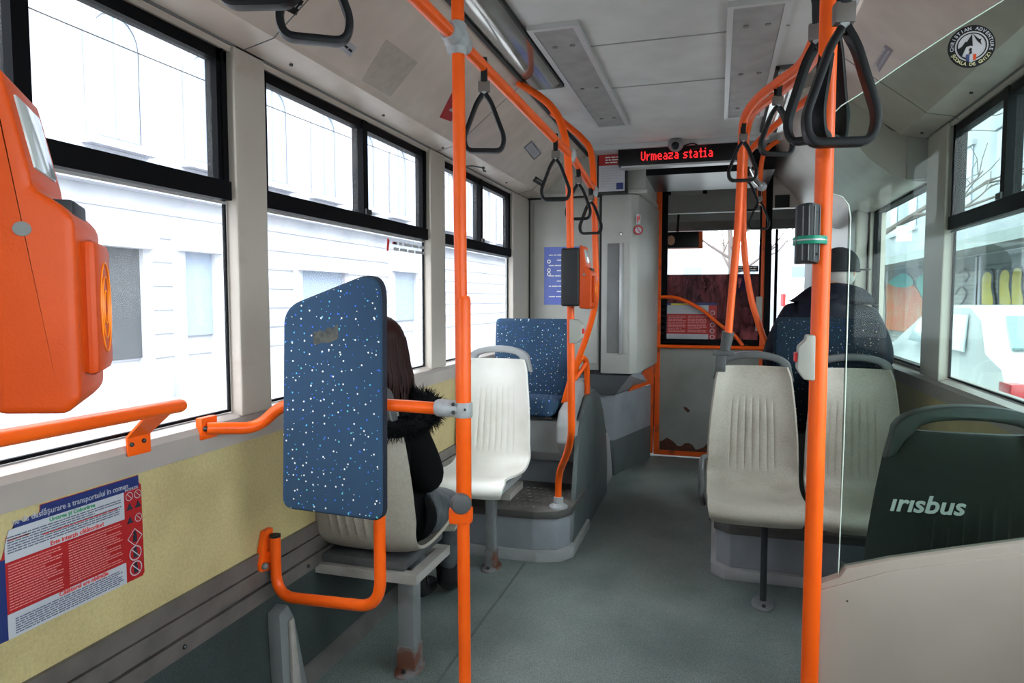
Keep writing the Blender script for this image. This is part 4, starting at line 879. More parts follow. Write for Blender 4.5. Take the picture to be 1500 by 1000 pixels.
def rail(label, L, r=PR, name='curved_rail', n=6, topz=None):
    pts = path_px(L); t_ = NB(); tube(t_, spline(pts, n), r, 18); o_ = obj(name, t_, 'orange'); return tag(o_, label, 'rail')
rail('orange tube curving from the right pole top down to the near pale seat', [(1207, -35, 1.72), (1203, 20, 1.92), (1192, 62, 2.15), (1172, 96, 2.42), (1140, 120, 2.68), (1112, 142, 2.92), (1095, 163, 3.12), (1088, 185, 3.28), (1086, 230, 3.34), (1081, 330, 3.36), (1072, 430, 3.36), (1067, 488, 3.36)])
rail('orange tube curving behind the near one and bowing down to the man\'s seat', [(1215, 40, 2.1), (1188, 92, 2.55), (1150, 130, 3.05), (1118, 153, 3.5), (1100, 173, 3.9), (1093, 205, 4.1), (1090, 260, 4.18), (1089, 330, 4.2), (1092, 385, 4.2), (1101, 440, 4.2), (1116, 488, 4.18), (1130, 528, 4.15)], n=5)
rail('orange overhead tube further forward between the two curved rails and the lamp cover', [(1216, 118, 3.2), (1182, 146, 3.5), (1149, 172, 3.8), (1115, 203, 4.15), (1094, 226, 4.4)])
rail('short orange tube bracketed to the duct above the cab door', [(1142, 205, 4.9), (1128, 214, 4.95), (1118, 228, 5.0), (1114, 255, 5.05), (1112, 300, 5.05)], r=0.016)
bm = NB(); c = pY(1146, 201, 4.88); rbox(bm, (c.x-0.03, c.y-0.03, c.z-0.02), (c.x+0.04, c.y+0.03, c.z+0.03), 0.008); tag(obj('rail_bracket', bm, 'clamp'), 'grey bracket holding the short orange tube to the pale duct', 'bracket')
t = thing('rail_joint', 'chrome and grey rail joint between the curved orange tubes on the right', 'rail joint', tuple(pY(1096, 240, 4.35)))
bm = NB(); ball(bm, pY(1094, 238, 4.4), 0.04, 14); ball(bm, pY(1116, 273, 4.6), 0.03, 12); obj('clamp', bm, 'clamp', t)
bm = NB(); tube(bm, spline(path_px([(1096, 246, 4.4), (1102, 258, 4.45), (1110, 267, 4.55), (1116, 272, 4.6)]), 5), 0.018, 12); obj('chrome_elbow', bm, 'chrome', t)
# grey bracket of the near curved rail on the pale seat
t = thing('rail_socket', 'dark grey socket fixing the curved orange rail onto the pale aisle seat', 'bracket', tuple(pY(1062, 520, 3.38)))
bm = NB(); a, b = pY(1067, 486, 3.36), pY(1062, 512, 3.37); tube(bm, [a, b], 0.026, 16, radii=[0.028, 0.023]); obj('socket', bm, 'handle', t)
bm = NB(); c = pY(1060, 517, 3.37); rbox(bm, (c.x-0.05, c.y-0.012, c.z-0.012), (c.x+0.05, c.y+0.02, c.z+0.012), 0.004); rbox(bm, (c.x-0.035, c.y-0.005, c.z-0.09), (c.x+0.01, c.y+0.025, c.z), 0.006); obj('bracket', bm, 'handle', t)

# ------------------------------------------------------------------ hanging straps
def strap_thing(label, loc, rotz, sc_=1.0, group='hanging strap handles'):
    t = thing('hanging_strap', label, 'strap', loc, rotz, group)
    bm = NB(); pts = [(0, 0.022*math.sin(q_), 0.022*math.cos(q_)) for q_ in [R(-140+28*k) for k in range(11)]]
    pts = [(0, -0.007, -0.055), (0, -0.012, -0.035)]+pts+[(0, 0.012, -0.035), (0, 0.007, -0.055)]
    band(bm, pts, (1, 0, 0), 0.010, 0.0035); obj('rail_loop', bm, 'strap', t, world=False)
    bm = NB(); rbox(bm, (-0.018, -0.012, -0.078), (0.018, 0.012, -0.046), 0.005); obj('clamp_block', bm, 'strapblock', t, world=False)
    bm = NB(); rbox(bm, (-0.008, -0.010, -0.092), (0.008, 0.010, -0.074), 0.003); obj('pin', bm, 'clamp', t, world=False)
    bm = NB(); path = fillet([(0.004, 0, -0.084), (0.022, 0, -0.11), (0.062, 0, -0.215), (0.052, 0, -0.252), (-0.052, 0, -0.252), (-0.062, 0, -0.215), (-0.022, 0, -0.11), (-0.004, 0, -0.084)], 0.02, 5)
    band(bm, path, (0, 1, 0), 0.014, 0.0075); obj('hand_loop', bm, 'strap', t, world=False)
    return t
S0 = strap_thing('black strap handle hanging just right of the left orange pole', (-0.686, 1.985, 2.087), R(18))
dup(S0, (-0.69, 1.085, 2.098), R(32), 'large black strap handle at the top edge, right one of the left foreground pair')
dup(S0, (-0.69, 0.93, 2.098), R(14), 'large black strap handle at the top edge, left one of the left foreground pair')
dup(S0, (-0.672, 2.87, 2.062), R(12), 'black strap handle hanging just left of the pole with the validator')
dup(S0, (-0.67, 3.36, 2.035), R(5), 'black strap handle partly behind the pole with the validator')
dup(S0, (-0.67, 3.70, 1.995), R(-4), 'black strap handle hanging before the furthest left orange pole')
def at_rail(x, y, Y): return tuple(pY(x, y, Y))
dup(S0, at_rail(1140, 122, 2.70), R(20), 'black strap handle in the middle of the right curved rails')
dup(S0, at_rail(1089, 180, 3.25), R(8), 'black strap handle at the low bend of the near right curved rail')
dup(S0, at_rail(1113, 276, 4.62), R(0), 'small black strap handle hanging from the chrome rail joint')
dup(S0, at_rail(1096, 246, 4.40), R(-8), 'small black strap handle mostly hidden behind the low bend of the right rails')
dup(S0, tuple(pY(1200, -5, 1.78)), R(-25), 'black strap handle hanging behind the top of the right orange pole')
dup(S0, tuple(pY(1238, -42, 1.50)), R(8), 'large black strap handle hanging in front of the top of the right orange pole')
dup(S0, tuple(pY(1222, -30, 1.60)), R(62), 'large black strap handle twisted edge-on beside the right orange pole')
for o_ in bpy.data.objects:
    if o_.name in ('hanging_strap.010', 'hanging_strap.011', 'hanging_strap.012'): o_.scale = (1.1, 1.15, 1.3)


# ------------------------------------------------------------------ ticket validators
def validator(label, loc, rotz, dispm='lcd'):
    t = thing('ticket_validator', label, 'ticket validator', loc, rotz)   # local: faces +x, height 0..0.29
    bm = NB(); rbox(bm, (-0.085, -0.075, 0.012), (0.0, 0.075, 0.275), 0.012, 3); obj('back_housing', bm, 'valgrey', t, world=False)
    sd = [(0.0, 0.003), (0.045, 0.0), (0.055, 0.012), (0.055, 0.165), (0.045, 0.178), (0.028, 0.19), (0.028, 0.20), (0.012, 0.285), (0.0, 0.287)]
    bm = NB(); prism(bm, [(x, -0.072, z) for x, z in sd], (0, 0.144, 0), 0.007, 3); obj('front_housing', bm, 'orange_plastic', t, world=False)
    mt = frame_mtx((0.0245, 0, 0.208), (0, 1, 0), (-0.185, 0, 1))
    bm = NB(); b2 = NB(); rbox(b2, (-0.045, 0.0, -0.002), (0.045, 0.062, 0.004), 0.003); merge(bm, b2, mt); obj('display', bm, dispm, t, world=False)
    bm = NB(); rbox(bm, (0.053, -0.045, 0.03), (0.066, 0.045, 0.15), 0.008); obj('reader_pad', bm, 'orange_plastic', t, world=False)
    bm = NB(); 
    for r_ in (0.012, 0.022, 0.032): tube(bm, [(0.0665, r_*math.cos(q_), 0.09+1.3*r_*math.sin(q_)) for q_ in [2*PI*k/20 for k in range(20)]], 0.0008, 6, closed=True)
    obj('contactless_symbol', bm, 'amber', t, world=False)
    bm = NB(); rbox(bm, (0.026, -0.035, 0.168), (0.05, 0.035, 0.185), 0.003); obj('card_slot', bm, 'valgrey', t, world=False)
    bm = NB(); cyl(bm, (0.022, -0.0735, 0.155), (0.022, -0.070, 0.155), 0.006, 14); obj('lock', bm, 'recess', t, world=False)
    return t
v1 = validator('orange and charcoal ticket validator on the pole before the blue seat', (-0.600, 3.11, 1.335), 0)
sc_v = pY(828, 452, 3.11)
v1.location.z = sc_v.z
v2 = dup(v1, (-0.662, 0.50, 1.283), R(40), 'large orange ticket validator cut by the left edge of the photo', None)
v2.scale = (1.2, 1.0, 1.09)
t = thing('handrail_pole', 'orange pole outside the left photo edge carrying the nearest validator', 'pole', (-0.75, 0.47, 0))
bm = NB(); tube(bm, [(-0.75, 0.47, 0), (-0.75, 0.47, ZC)], PR, 16); obj('tube', bm, 'orange', t)

# ------------------------------------------------------------------ leaning rest with blue speckled panel
t = thing('leaning_rest', 'orange tube frame with a tall speckled blue padded panel, fixed to the left wall', 'leaning rest', (-1.07, 1.74, 0.47))
YP = 1.74
bm = NB(); tube(bm, fillet([pX(302, 627, XL+0.02), pY(378, 627, YP-0.02), pY(412, 592, YP), pY(470, 590, YP+0.01), pY(560, 592, YP+0.01), pY(642, 598, 1.77)], 0.07, 8), PR, 18); obj('upper_tube', bm, 'orange', t)
bm = NB(); p = pX(300, 627, XL+0.015); rbox(bm, (XL, p.y-0.02, p.z-0.032), (XL+0.022, p.y+0.045, p.z+0.032), 0.005); obj('upper_wall_plate', bm, 'orange', t)
bm = NB(); ball(bm, (XL+0.024, p.y-0.008, p.z), 0.008, 8); obj('bolt', bm, 'screw', t)
L = [pX(403, 786, -1.37), pX(403, 874, -1.37), pY(560, 890, YP+0.03), pY(556, 770, YP+0.03)]
bm = NB(); tube(bm, fillet([L[0], (L[0].x, L[0].y, L[1].z), (L[3].x, YP+0.03, L[2].z), (L[3].x, YP+0.03, L[3].z), (L[3].x, YP+0.03, 1.2)], 0.085, 10), PR, 18); obj('lower_tube', bm, 'orange', t)
bm = NB(); cyl(bm, L[0], L[0]+Vector((0, 0, 0.008)), 0.018, 16); obj('tube_cap', bm, 'black', t)
bm = NB(); pw = [pX(x, y, XL+0.022) for x, y in ((389, 778), (400, 772), (401, 800), (396, 835), (382, 838), (381, 828))]; prism(bm, pw, (-0.02, 0, 0), 0.003); rbox(bm, (XL+0.01, L[0].y-0.01, L[0].z-0.085), (L[0].x, L[0].y+0.01, L[0].z-0.05), 0.004); obj('lower_wall_plate', bm, 'orange', t)
bm = NB(); p = pX(388, 829, XL+0.028); ball(bm, p, 0.012, 10); obj('bolt', bm, 'recess', t)
# padded panel: outline with slanted top
def rounded(poly, radii, n=8):
    out = []; N_ = len(poly)
    for i in range(N_):
        a, b, c = Vector(poly[i-1]), Vector(poly[i]), Vector(poly[(i+1) % N_]); u = (a-b).normalized(); v = (c-b).normalized(); r_ = radii[i]
        for k in range(n+1):
            q_ = k/n; out.append((b+u*r_)*(1-q_)**2+b*2*q_*(1-q_)+(b+v*r_)*q_*q_)
    return out
yp = YP-0.045
cor = [pY(413, 744, yp), pY(558, 764, yp), pY(557, 394, yp), pY(415, 451, yp)]
cor2 = [Vector((c.x, c.z)) for c in cor]
out = rounded(cor2, [0.035, 0.035, 0.085, 0.05])
bm = NB(); prism(bm, [(v.x, yp, v.y) for v in out], (0, 0.034, 0), 0.0)
bmesh.ops.bevel(bm, geom=[e for e in bm.edges if abs(e.verts[0].co.y-e.verts[1].co.y) < 1e-4 and e.verts[0].co.y < yp+0.01], offset=0.009, segments=4, affect='EDGES', profile=0.6)
pn = obj('padded_panel', bm, 'blueG', t, angle=60)
bm = NB(); cen = Vector((sum(v.x for v in out)/len(out), sum(v.y for v in out)/len(out)))
out2 = [cen+(v-cen)*1.012 for v in out]; prism(bm, [(v.x, yp+0.012, v.y) for v in out2], (0, 0.026, 0), 0.003); obj('panel_edging', bm, 'bluedge', pn)
bm = NB(); lab = [pY(x, y, yp-0.0005) for x, y in ((459, 503), (459, 485), (464, 487), (468, 483), (474, 486), (480, 479), (486, 481), (494, 474), (495, 477), (495, 496), (483, 502), (470, 502), (464, 505))]
prism(bm, lab, (0, 0.002, 0)); obj('torn_label', bm, mat('torn_label', (0.07, 0.07, 0.055), 0.7, col2=(0.02, 0.025, 0.03), nscale=60), pn, smooth=False)
bm = NB(); a, b = pY(637, 598, 1.75), pY(699, 600, 1.755)
c1_ = pY(656, 598, 1.765); c2_ = Vector((lp.x, lp.y, c1_.z-0.002))
tube(bm, [pY(639, 597, 1.765), pY(642, 597, 1.765), pY(655, 597.5, 1.765), pY(666, 598, 1.766), pY(672, 598.5, 1.767)], 0.02, 16, radii=[0.021, 0.0245, 0.0255, 0.023, 0.021]); tube(bm, [c2_-Vector((0, 0, 0.021)), c2_-Vector((0, 0, 0.017)), c2_+Vector((0, 0, 0.017)), c2_+Vector((0, 0, 0.021))], 0.025, 18, radii=[0.0235, 0.026, 0.026, 0.0235])
obj('pole_clamp', bm, 'clamp', t)
for (x, y) in ((664, 592), (664, 604), (681, 600)):
    bm = NB(); c = pY(x, y, 1.742 if x < 670 else 1.744); ball(bm, c, 0.0055 if x < 670 else 0.0035, 10); obj('screw', bm, 'screw', t)

# wall handrail below the first window
t = thing('wall_handrail', 'orange handrail along the left window ledge with an angled bracket', 'handrail', (XL, 1.0, 1.05))
e = pX(268, 593, XL+0.09); s_ = pX(0, 642, XL+0.09); dirv = (s_-e).normalized()
bm = NB(); tube(bm, [e, e+dirv*0.01, e+dirv*1.6], PR, 18, radii=[0.014, PR, PR]); obj('tube', bm, 'orange', t)
bm = NB(); b0 = [pX(x, y, XL+0.016) for x, y in ((183, 640), (218, 632), (219, 661), (186, 669))]; prism(bm, b0, (0.006, 0, 0), 0.002)
pa, pb, pc, pd = pX(184, 640, XL+0.02), pX(218, 632, XL+0.02), pX(248, 604, XL+0.085), pX(208, 613, XL+0.085)
prism(bm, [pa, pb, pc, pd], (0.004, 0, -0.004), 0.0); obj('bracket', bm, 'orange', t)
for x, y in ((193, 651), (211, 645)):
    bm = NB(); ball(bm, pX(x, y, XL+0.024), 0.006, 10); obj('bolt', bm, 'screw', t)

# angled bracket low on the left wall
t = thing('folding_bracket', 'scuffed grey angled metal bracket standing low against the left wall', 'bracket', (XL+0.05, 1.98, 0))
bm = NB(); p = [(XL, 1.90, 0.0), (XL, 1.88, 0.345), (XL, 1.93, 0.36), (XL, 1.965, 0.30), (XL, 2.04, 0.0)]; prism(bm, p, (0.05, 0, 0), 0.008); obj('channel', bm, 'steelgrey', t)
bm = NB(); prism(bm, [(XL+0.05, 1.935, 0.02), (XL+0.05, 1.925, 0.30), (XL+0.05, 1.945, 0.31), (XL+0.05, 1.985, 0.02)], (0.012, 0, 0), 0.004); obj('rib', bm, 'beam', t)

# ------------------------------------------------------------------ poster on the yellow wall
o = pX(0, 944, XL+0.002); o2 = pX(212, 842, XL+0.002); o3 = pX(201, 680, XL+0.002)
y0_, y1_ = 1.03-0.03, o2.y; w_ = y1_-y0_; zb_ = 0.665; h_ = 0.30
t, mt = label_thing('rules_poster', 'torn red, white and blue passenger rules poster on the yellow wall', 'poster', (XL+0.0015, y0_, zb_), (0, 1, 0), (0, 0, 1))
zt_ = 0.938; zb_ = (o2.z+pX(28, 928, XL).z)/2; h_ = zt_-zb_
mt = frame_mtx((XL+0.0015, y0_, zb_), (0, 1, 0), (0, 0, 1))
# px x=0 is u0; torn corner between px 0 and 55
u = lambda px, py=750: pX(px, py, XL).y-y0_
u0 = u(2, 800); uR = u(183, 780); uE = w_
poly = [(0, 0), (w_*0.985, 0), (w_, h_*0.03), (w_*0.995, h_*0.9), (w_*0.975, h_*0.93), (w_*0.975, h_), (u(58), h_), (u(57), h_*0.94), (u(50), h_*0.925), (u(42), h_*0.93), (u(36), h_*0.90), (u(27), h_*0.925), (u(20), h_*0.925), (u(15), h_*0.86), (u(6), h_*0.82), (u(2), h_*0.72), (u(-2), h_*0.66), (0, h_*0.66)]
sheet(t, mt, poly, 'red', 0.0005)
sheet(t, mt, rect(0, 0, u0+0.004, h_*0.65), 'navy', 0.001, 'side_strip')
sheet(t, mt, [(u(10), h_*0.80), (w_*0.975, h_*0.885), (w_*0.975, h_*0.995), (u(59), h_*0.995), (u(57), h_*0.94), (u(50), h_*0.925), (u(42), h_*0.93), (u(36), h_*0.90), (u(27), h_*0.925), (u(20), h_*0.925), (u(15), h_*0.86)], 'navy', 0.001, 'heading_strip')
sheet(t, mt, [(u(9), h_*0.66), (uR-0.002, h_*0.66), (uR-0.002, h_*0.888), (u(60), h_*0.85), (u(15), h_*0.83), (u(6), h_*0.79)], 'paper', 0.0015, 'upper_field') if False else sheet(t, mt, [(u0+0.004, h_*0.62), (uR-0.002, h_*0.62), (uR-0.002, h_*0.875), (u(10), h_*0.875), (u(3), h_*0.76), (u0+0.004, h_*0.72)], 'paper', 0.0015, 'upper_field')
sheet(t, mt, rect(u0+0.004, 0.0, uR-0.002, h_*0.20), 'paper', 0.0015, 'lower_field')
bm = NB(); text_bm(bm, 'ne de desf\u0103\u0219urare a transportului \u00een comun', 0.0195, mt @ Matrix.Translation((u(15), h_*0.905, 0.0018)) @ Matrix.Scale(0.86, 4, (1, 0, 0)), ext=0.0003); obj('heading', bm, 'paper', t, smooth=False)
bm = NB(); text_bm(bm, 'Urcarea \u0219i Cobor\u00e2rea', 0.013, mt @ Matrix.Translation((u(70), h_*0.835, 0.0022)), ext=0.0003, bold=0.0003); obj('green_heading', bm, 'textgreen', t, smooth=False)
bm = NB(); text_bm(bm, 'Este interzis c\u0103l\u0103torilor!', 0.014, mt @ Matrix.Translation((u(70), h_*0.632, 0.0022)), ext=0.0003, bold=0.0003); text_bm(bm, 'C\u0103l\u0103torul are obliga\u021bia:', 0.014, mt @ Matrix.Translation((u(80), h_*0.165, 0.0022)), ext=0.0003, bold=0.0003)
lines(bm, u0+0.012, u0+0.06, h_*0.80, h_*0.785, 1, 0.002, mt, h=0.003, seed=3); lines(bm, u(60), uR-0.02, h_*0.755, h_*0.74, 1, 0.002, mt, h=0.003, seed=3)
obj('red_headings', bm, 'textred', t, smooth=False)
bm = NB(); lines(bm, u0+0.01, uR-0.01, h_*0.825, h_*0.68, 7, 0.002, mt, h=0.0026, seed=21); lines(bm, u0+0.02, uR-0.01, h_*0.155, h_*0.02, 7, 0.002, mt, h=0.0026, seed=22); obj('dark_print', bm, 'textdark', t, smooth=False)
um = (u0+uR)/2-0.01
bm = NB(); lines(bm, u0+0.01, um-0.008, h_*0.60, h_*0.22, 17, 0.001, mt, h=0.0018, seed=23); lines(bm, um+0.006, uR-0.01, h_*0.60, h_*0.22, 17, 0.001, mt, h=0.0018, seed=24); obj('pale_print', bm, 'textpink', t, smooth=False)
bm = NB(); uc = (uR+w_)/2
text_bm(bm, 'INTERZIS', 0.0098, mt @ Matrix.Translation((uR+0.0015, h_*0.875, 0.0015)), ext=0.0003)
for (dx, fz, r_) in ((-0.013, 0.82, 0.011), (0.013, 0.82, 0.011), (0.013, 0.59, 0.011), (0.0, 0.255, 0.019), (0.0, 0.105, 0.019)):
    annulus(bm, uc+dx, h_*fz, r_*0.86, r_, 0.0015, mt, 24); 
    s_ = r_*0.64; flat(bm, [(uc+dx-s_, h_*fz+s_*0.9), (uc+dx-s_*0.86, h_*fz+s_), (uc+dx+s_, h_*fz-s_*0.86), (uc+dx+s_*0.86, h_*fz-s_)], 0.0024, mt)
k = 0.018
annulus(bm, uc, h_*0.41, 0.021, 0.0235, 0.0015, mt, 4)
obj('white_symbols', bm, 'paper', t, smooth=False)
bm = NB()
for (dx, fz, r_) in ((-0.013, 0.72, 0.010), (0.013, 0.72, 0.010), (-0.013, 0.59, 0.010)): flat(bm, [(uc+dx-r_, h_*fz-r_*0.8), (uc+dx+r_, h_*fz-r_*0.8), (uc+dx, h_*fz+r_)], 0.0015, mt)
for fz in (0.41, 0.255, 0.105): flat(bm, rect(uc-0.006, h_*fz-0.012, uc+0.006, h_*fz+0.006), 0.0016, mt); flat(bm, ring_poly(10, 0.005, (uc, h_*fz+0.011)), 0.0016, mt)
obj('dark_symbols', bm, 'bluedge', t, smooth=False)

# ------------------------------------------------------------------ stickers on the sloping cove
cn = Vector((ZC-0.005-2.19, 0, -(-0.95+1.285))).normalized(); cp = Vector((-1.285, 0, 2.19))+cn*0.0
cn = cn if cn.x > 0 else -cn
def cove_sticker(px, name, label, m, pr=None, border=None, off=0.0015, nlines=2, txt=None):
    """px: four photo corners, lower-left, lower-right, upper-right, upper-left"""
    P = [pP(x, y, cp+cn*off, cn) for x, y in px]
    t = thing(name, label, 'sticker', tuple(P[0])); bm = NB(); prism(bm, P, -cn*0.001); obj('sheet', bm, m, t, smooth=False)
    x = P[1]-P[0]; y = P[3]-P[0]; mt = frame_mtx(P[0]+cn*0.0005, x, y)
    if mt.to_3x3().col[2].dot(cn) < 0: pass
    W, Hh = x.length, y.length
    s = 1 if mt.to_3x3().col[2].dot(cn) > 0 else -1
    if border: bm = NB(); 
    if border:
        for rc in (rect(0, 0, W, Hh*.12), rect(0, Hh*.88, W, Hh), rect(0, 0, W*.06, Hh), rect(W*.94, 0, W, Hh)): flat(bm, rc, s*0.0012, mt)
        obj('border', bm, border, t, smooth=False)
    if pr: bm = NB(); lines(bm, W*.15, W*.85, Hh*.75, Hh*.25, nlines, s*0.0012, mt, seed=31); obj('print', bm, pr, t, smooth=False)
    return t
cove_sticker([(487, 62), (513, 84), (523, 70), (499, 50)], 'white_sticker', 'small white sticker with a black line, on the cove above the second window', 'paper', 'ledbox', nlines=1)
cove_sticker([(412, 12), (434, 23), (445, 2), (425, -12)], 'black_sticker', 'small black sticker behind the large straps, at the top edge', 'ledbox', 'paper', nlines=1)
cove_sticker([(644, 172), (661, 178), (676, 146), (662, 136)], 'red_sticker', 'small red sticker with white print, left of the near orange pole', 'red', 'paper')
cove_sticker([(767, 216), (782, 234), (794, 222), (779, 207)], 'bordered_sticker', 'small white sticker with grey blue border on the cove near the validator', 'paper', 'textgrey', 'steelgrey', nlines=2)
cove_sticker([(780, 265), (793, 273), (797, 266), (785, 258)], 'dark_sticker', 'tiny dark sticker low on the cove, above the third window', 'ledbox', 'textgrey', nlines=1)
# faded patch where a sheet was removed
P = [pP(x, y, cp+cn*0.001, cn) for x, y in ((530, 118), (572, 142), (612, 92), (566, 58))]
bm = NB(); prism(bm, P, -cn*0.0008); tag(obj('sheet_outline', bm, mat('cove_patch', (0.43, 0.37, 0.325), 0.55, col2=(0.37, 0.315, 0.275), nscale=30), smooth=False), 'faint beige sheet stuck on the left cove above the second window', 'sticker')
c = -0.47; cpr = Vector((c-cp.x, 0, cp.z)); cnr = Vector((-cn.x, 0, cn.z))
P = [pP(x, y, cpr+cnr*0.002, cnr) for x, y in ((1286, 105), (1295, 88), (1306, 70), (1300, 65), (1286, 88))][:0]
P = [pP(x, y, cpr+cnr*0.002, cnr) for x, y in ((1284, 96), (1288, 106), (1308, 75), (1296, 66))]
t = thing('grey_sticker', 'slim lilac grey sticker on the right cove beside the black straps', 'sticker', tuple(P[0])); bm = NB(); prism(bm, P, -cnr*0.001); obj('sheet', bm, mat('lilac', (0.28, 0.25, 0.29), 0.5), t, smooth=False)
mtx_ = frame_mtx(P[1]+cnr*0.0008, P[2]-P[1], P[0]-P[1]); s = 1 if mtx_.to_3x3().col[2].dot(cnr) > 0 else -1
bm = NB(); lines(bm, 0.01, (P[2]-P[1]).length-0.01, (P[0]-P[1]).length*0.8, 0.004, 2, s*0.0012, mtx_, seed=8); obj('print', bm, 'paper', t, smooth=False)
# hook above the third window
t = thing('coat_hook', 'small dark hook sticking out above the left windows behind the near pole', 'hook', tuple(pY(693, 243, 3.6)))
a = pY(692, 243, 3.62); b = pY(708, 246, 3.60); bm = NB(); tube(bm, [a+Vector((-0.08, 0, 0)), a, b], 0.004, 8); tube(bm, [b, b+Vector((0.0, 0, -0.015)), b+Vector((0.015, 0, -0.02))], 0.005, 8); ball(bm, b, 0.009, 8); obj('arm', bm, 'screw', t)
# small print on the second left window
a = pX(566, 367, GXL+0.006)
t = thing('window_sticker', 'faint red and grey safety print at the top of the second left window pane', 'sticker', tuple(a))
mtw = frame_mtx(a, (0, 1, 0), (0, 0, 1)); bm = NB(); W = pX(620, 352, GXL).y-a.y
lines(bm, 0.07, W, 0.055, 0.0, 2, 0.001, mtw, seed=41, h=0.014); obj('print', bm, 'facadeline', t, smooth=False)
bm = NB(); flat(bm, [(0.0, 0), (0.02, 0.0), (0.03, 0.05), (0.01, 0.06)], 0.001, mtw); flat(bm, rect(0.06, 0.035, 0.10, 0.045), 0.001, mtw); obj('symbol', bm, 'textred', t, smooth=False)

# ------------------------------------------------------------------ partition on the right
YPA = 1.60
t = thing('partition_screen', 'cream partition panel with greenish glass above it on the right, beside the orange pole', 'partition', (0.6, YPA, 0))
tp = [pY(x, y, YPA) for x, y in ((1196, 853), (1229, 842), (1238, 830), (1300, 818), (1400, 804), (1500, 791))]
tp = [Vector((v.x, v.z)) for v in tp]; k = (tp[-1].y-tp[-2].y)/(tp[-1].x-tp[-2].x)*0.9; tp.append(Vector((0.95, tp[-1].y+k*(0.95-tp[-1].x))))
bm = NB(); prism(bm, [(tp[0].x, YPA-0.012, 0.03)]+[(v.x, YPA-0.012, v.y) for v in tp]+[(0.95, YPA-0.012, 0.03)], (0, 0.03, 0), 0.003); obj('lower_panel', bm, 'panel', t)
tl = [Vector((v.x, v.y-0.022)) for v in (tp[0], tp[3], tp[4], tp[5], tp[6])]; tl[0].y = tp[0].y-0.012
bm = NB(); prism(bm, [(tl[0].x, YPA-0.018, 0.03)]+[(v.x, YPA-0.018, v.y) for v in tl]+[(0.95, YPA-0.018, 0.03)], (0, 0.006, 0), 0.002); obj('face_panel', bm, 'panel', t)
bm = NB()
for x, y in ((1197, 870), (1241, 880)): ball(bm, pY(x, y, YPA-0.018), 0.0022, 8)
obj('screws', bm, 'screw', t)
gp = [(1228, 842), (1236, 650), (1243, 420), (1246, 318), (1243, 300), (1234, 288), (1217, 283), (1217, 225), (1217, 170), (1232, 155), (1256, 140), (1280, 124), (1314, 100), (1350, 76), (1400, 43), (1470, 0)]
gw = [pY(x, y, YPA+0.004) for x, y in gp]; k = (gw[-1].z-gw[-2].z)/(gw[-1].x-gw[-2].x)
gw += [Vector((0.75, YPA+0.004, gw[-1].z+k*0.8*(0.75-gw[-1].x))), Vector((0.86, YPA+0.004, 2.13)), Vector((0.94, YPA+0.004, 2.13)), Vector((0.94, YPA+0.004, 0.75)), Vector((gw[0].x, YPA+0.004, 0.75))]
gw[16].z = min(gw[16].z, 2.12)
bm = NB(); bm.faces.new([bm.verts.new(p) for p in gw]); bmesh.ops.triangulate(bm, faces=bm.faces); obj('glass', bm, 'pglass', t, smooth=False)
bm = NB(); tube(bm, gw[:16], 0.0013, 8); obj('glass_edge', bm, 'pedge', t)
# round sticker
sc0 = pY(1423, 68, YPA-0.0005); rs = (pY(1458, 68, YPA).x-pY(1388, 68, YPA).x)/2
t = thing('round_sticker', 'round black and white mountain club sticker on the partition glass', 'sticker', tuple(sc0)); mt = frame_mtx(sc0, (1, 0, 0), (0, 0, 1))
sheet(t, mt, ring_poly(48, rs), 'ledbox', 0.0); sheet(t, mt, ring_poly(40, rs*0.70), mat('sticker_white', (0.42, 0.40, 0.42), 0.5), 0.0012, 'white_disc')
bm = NB(); annulus(bm, 0, 0, rs*0.58, rs*0.635, 0.0018, mt, 40)
flat(bm, [(x*rs, y*rs) for x, y in ((-0.45, -0.42), (-0.58, -0.1), (-0.40, 0.02), (-0.28, 0.22), (-0.20, 0.22), (0.0, 0.58), (0.04, 0.0), (-0.05, 0.03), (-0.22, -0.02), (-0.30, -0.2), (-0.38, -0.42))], 0.002, mt)
flat(bm, [(x*rs, y*rs) for x, y in ((0.02, 0.58), (0.18, 0.3), (0.42, 0.02), (0.36, 0.2), (0.40, 0.32), (0.30, 0.3))], 0.002, mt)
flat(bm, [(x*rs, y*rs) for x, y in ((-0.09, -0.38), (-0.05, -0.22), (-0.12, -0.18), (-0.06, -0.08), (0.02, -0.1), (0.0, -0.22), (0.04, -0.38), (0.0, -0.3), (-0.04, -0.38))], 0.002, mt)
obj('emblem', bm, 'ledbox', t, smooth=False)
for k, mm in enumerate(('navy', 'paper', 'orange_plastic')):
    sheet(t, mt, [(rs*(-0.22+0.14*k), -rs*(0.66 if k != 1 else 0.74)), (rs*(-0.08+0.14*k), -rs*(0.74 if k == 0 else 0.66 if k == 2 else 0.74)), (rs*(-0.08+0.14*k), -rs*0.38), (rs*(-0.22+0.14*k), -rs*0.38)], mm, 0.0026, ('blue_stripe', 'white_stripe', 'red_stripe')[k])
def arc_text(bm, s, r_, a0, a1, size, mt, flip=False):
    n_ = len(s)
    for i, ch in enumerate(s):
        if ch == ' ': continue
        a_ = R(a0+(a1-a0)*i/(n_-1)); rot = a_-PI/2 if not flip else a_+PI/2
        m_ = mt @ Matrix.Translation((r_*math.cos(a_), r_*math.sin(a_), 0.0015)) @ Matrix.Rotation(rot, 4, 'Z') @ Matrix.Translation((0, -size*0.35, 0)); text_bm(bm, ch, size, m_, ext=0.0003, bold=0.0002, align='CENTER')
bm = NB(); arc_text(bm, 'CHRISTIAN ADVENTURE', rs*0.84, 188, -14, rs*0.21, mt); obj('upper_lettering', bm, 'paper', t, smooth=False)
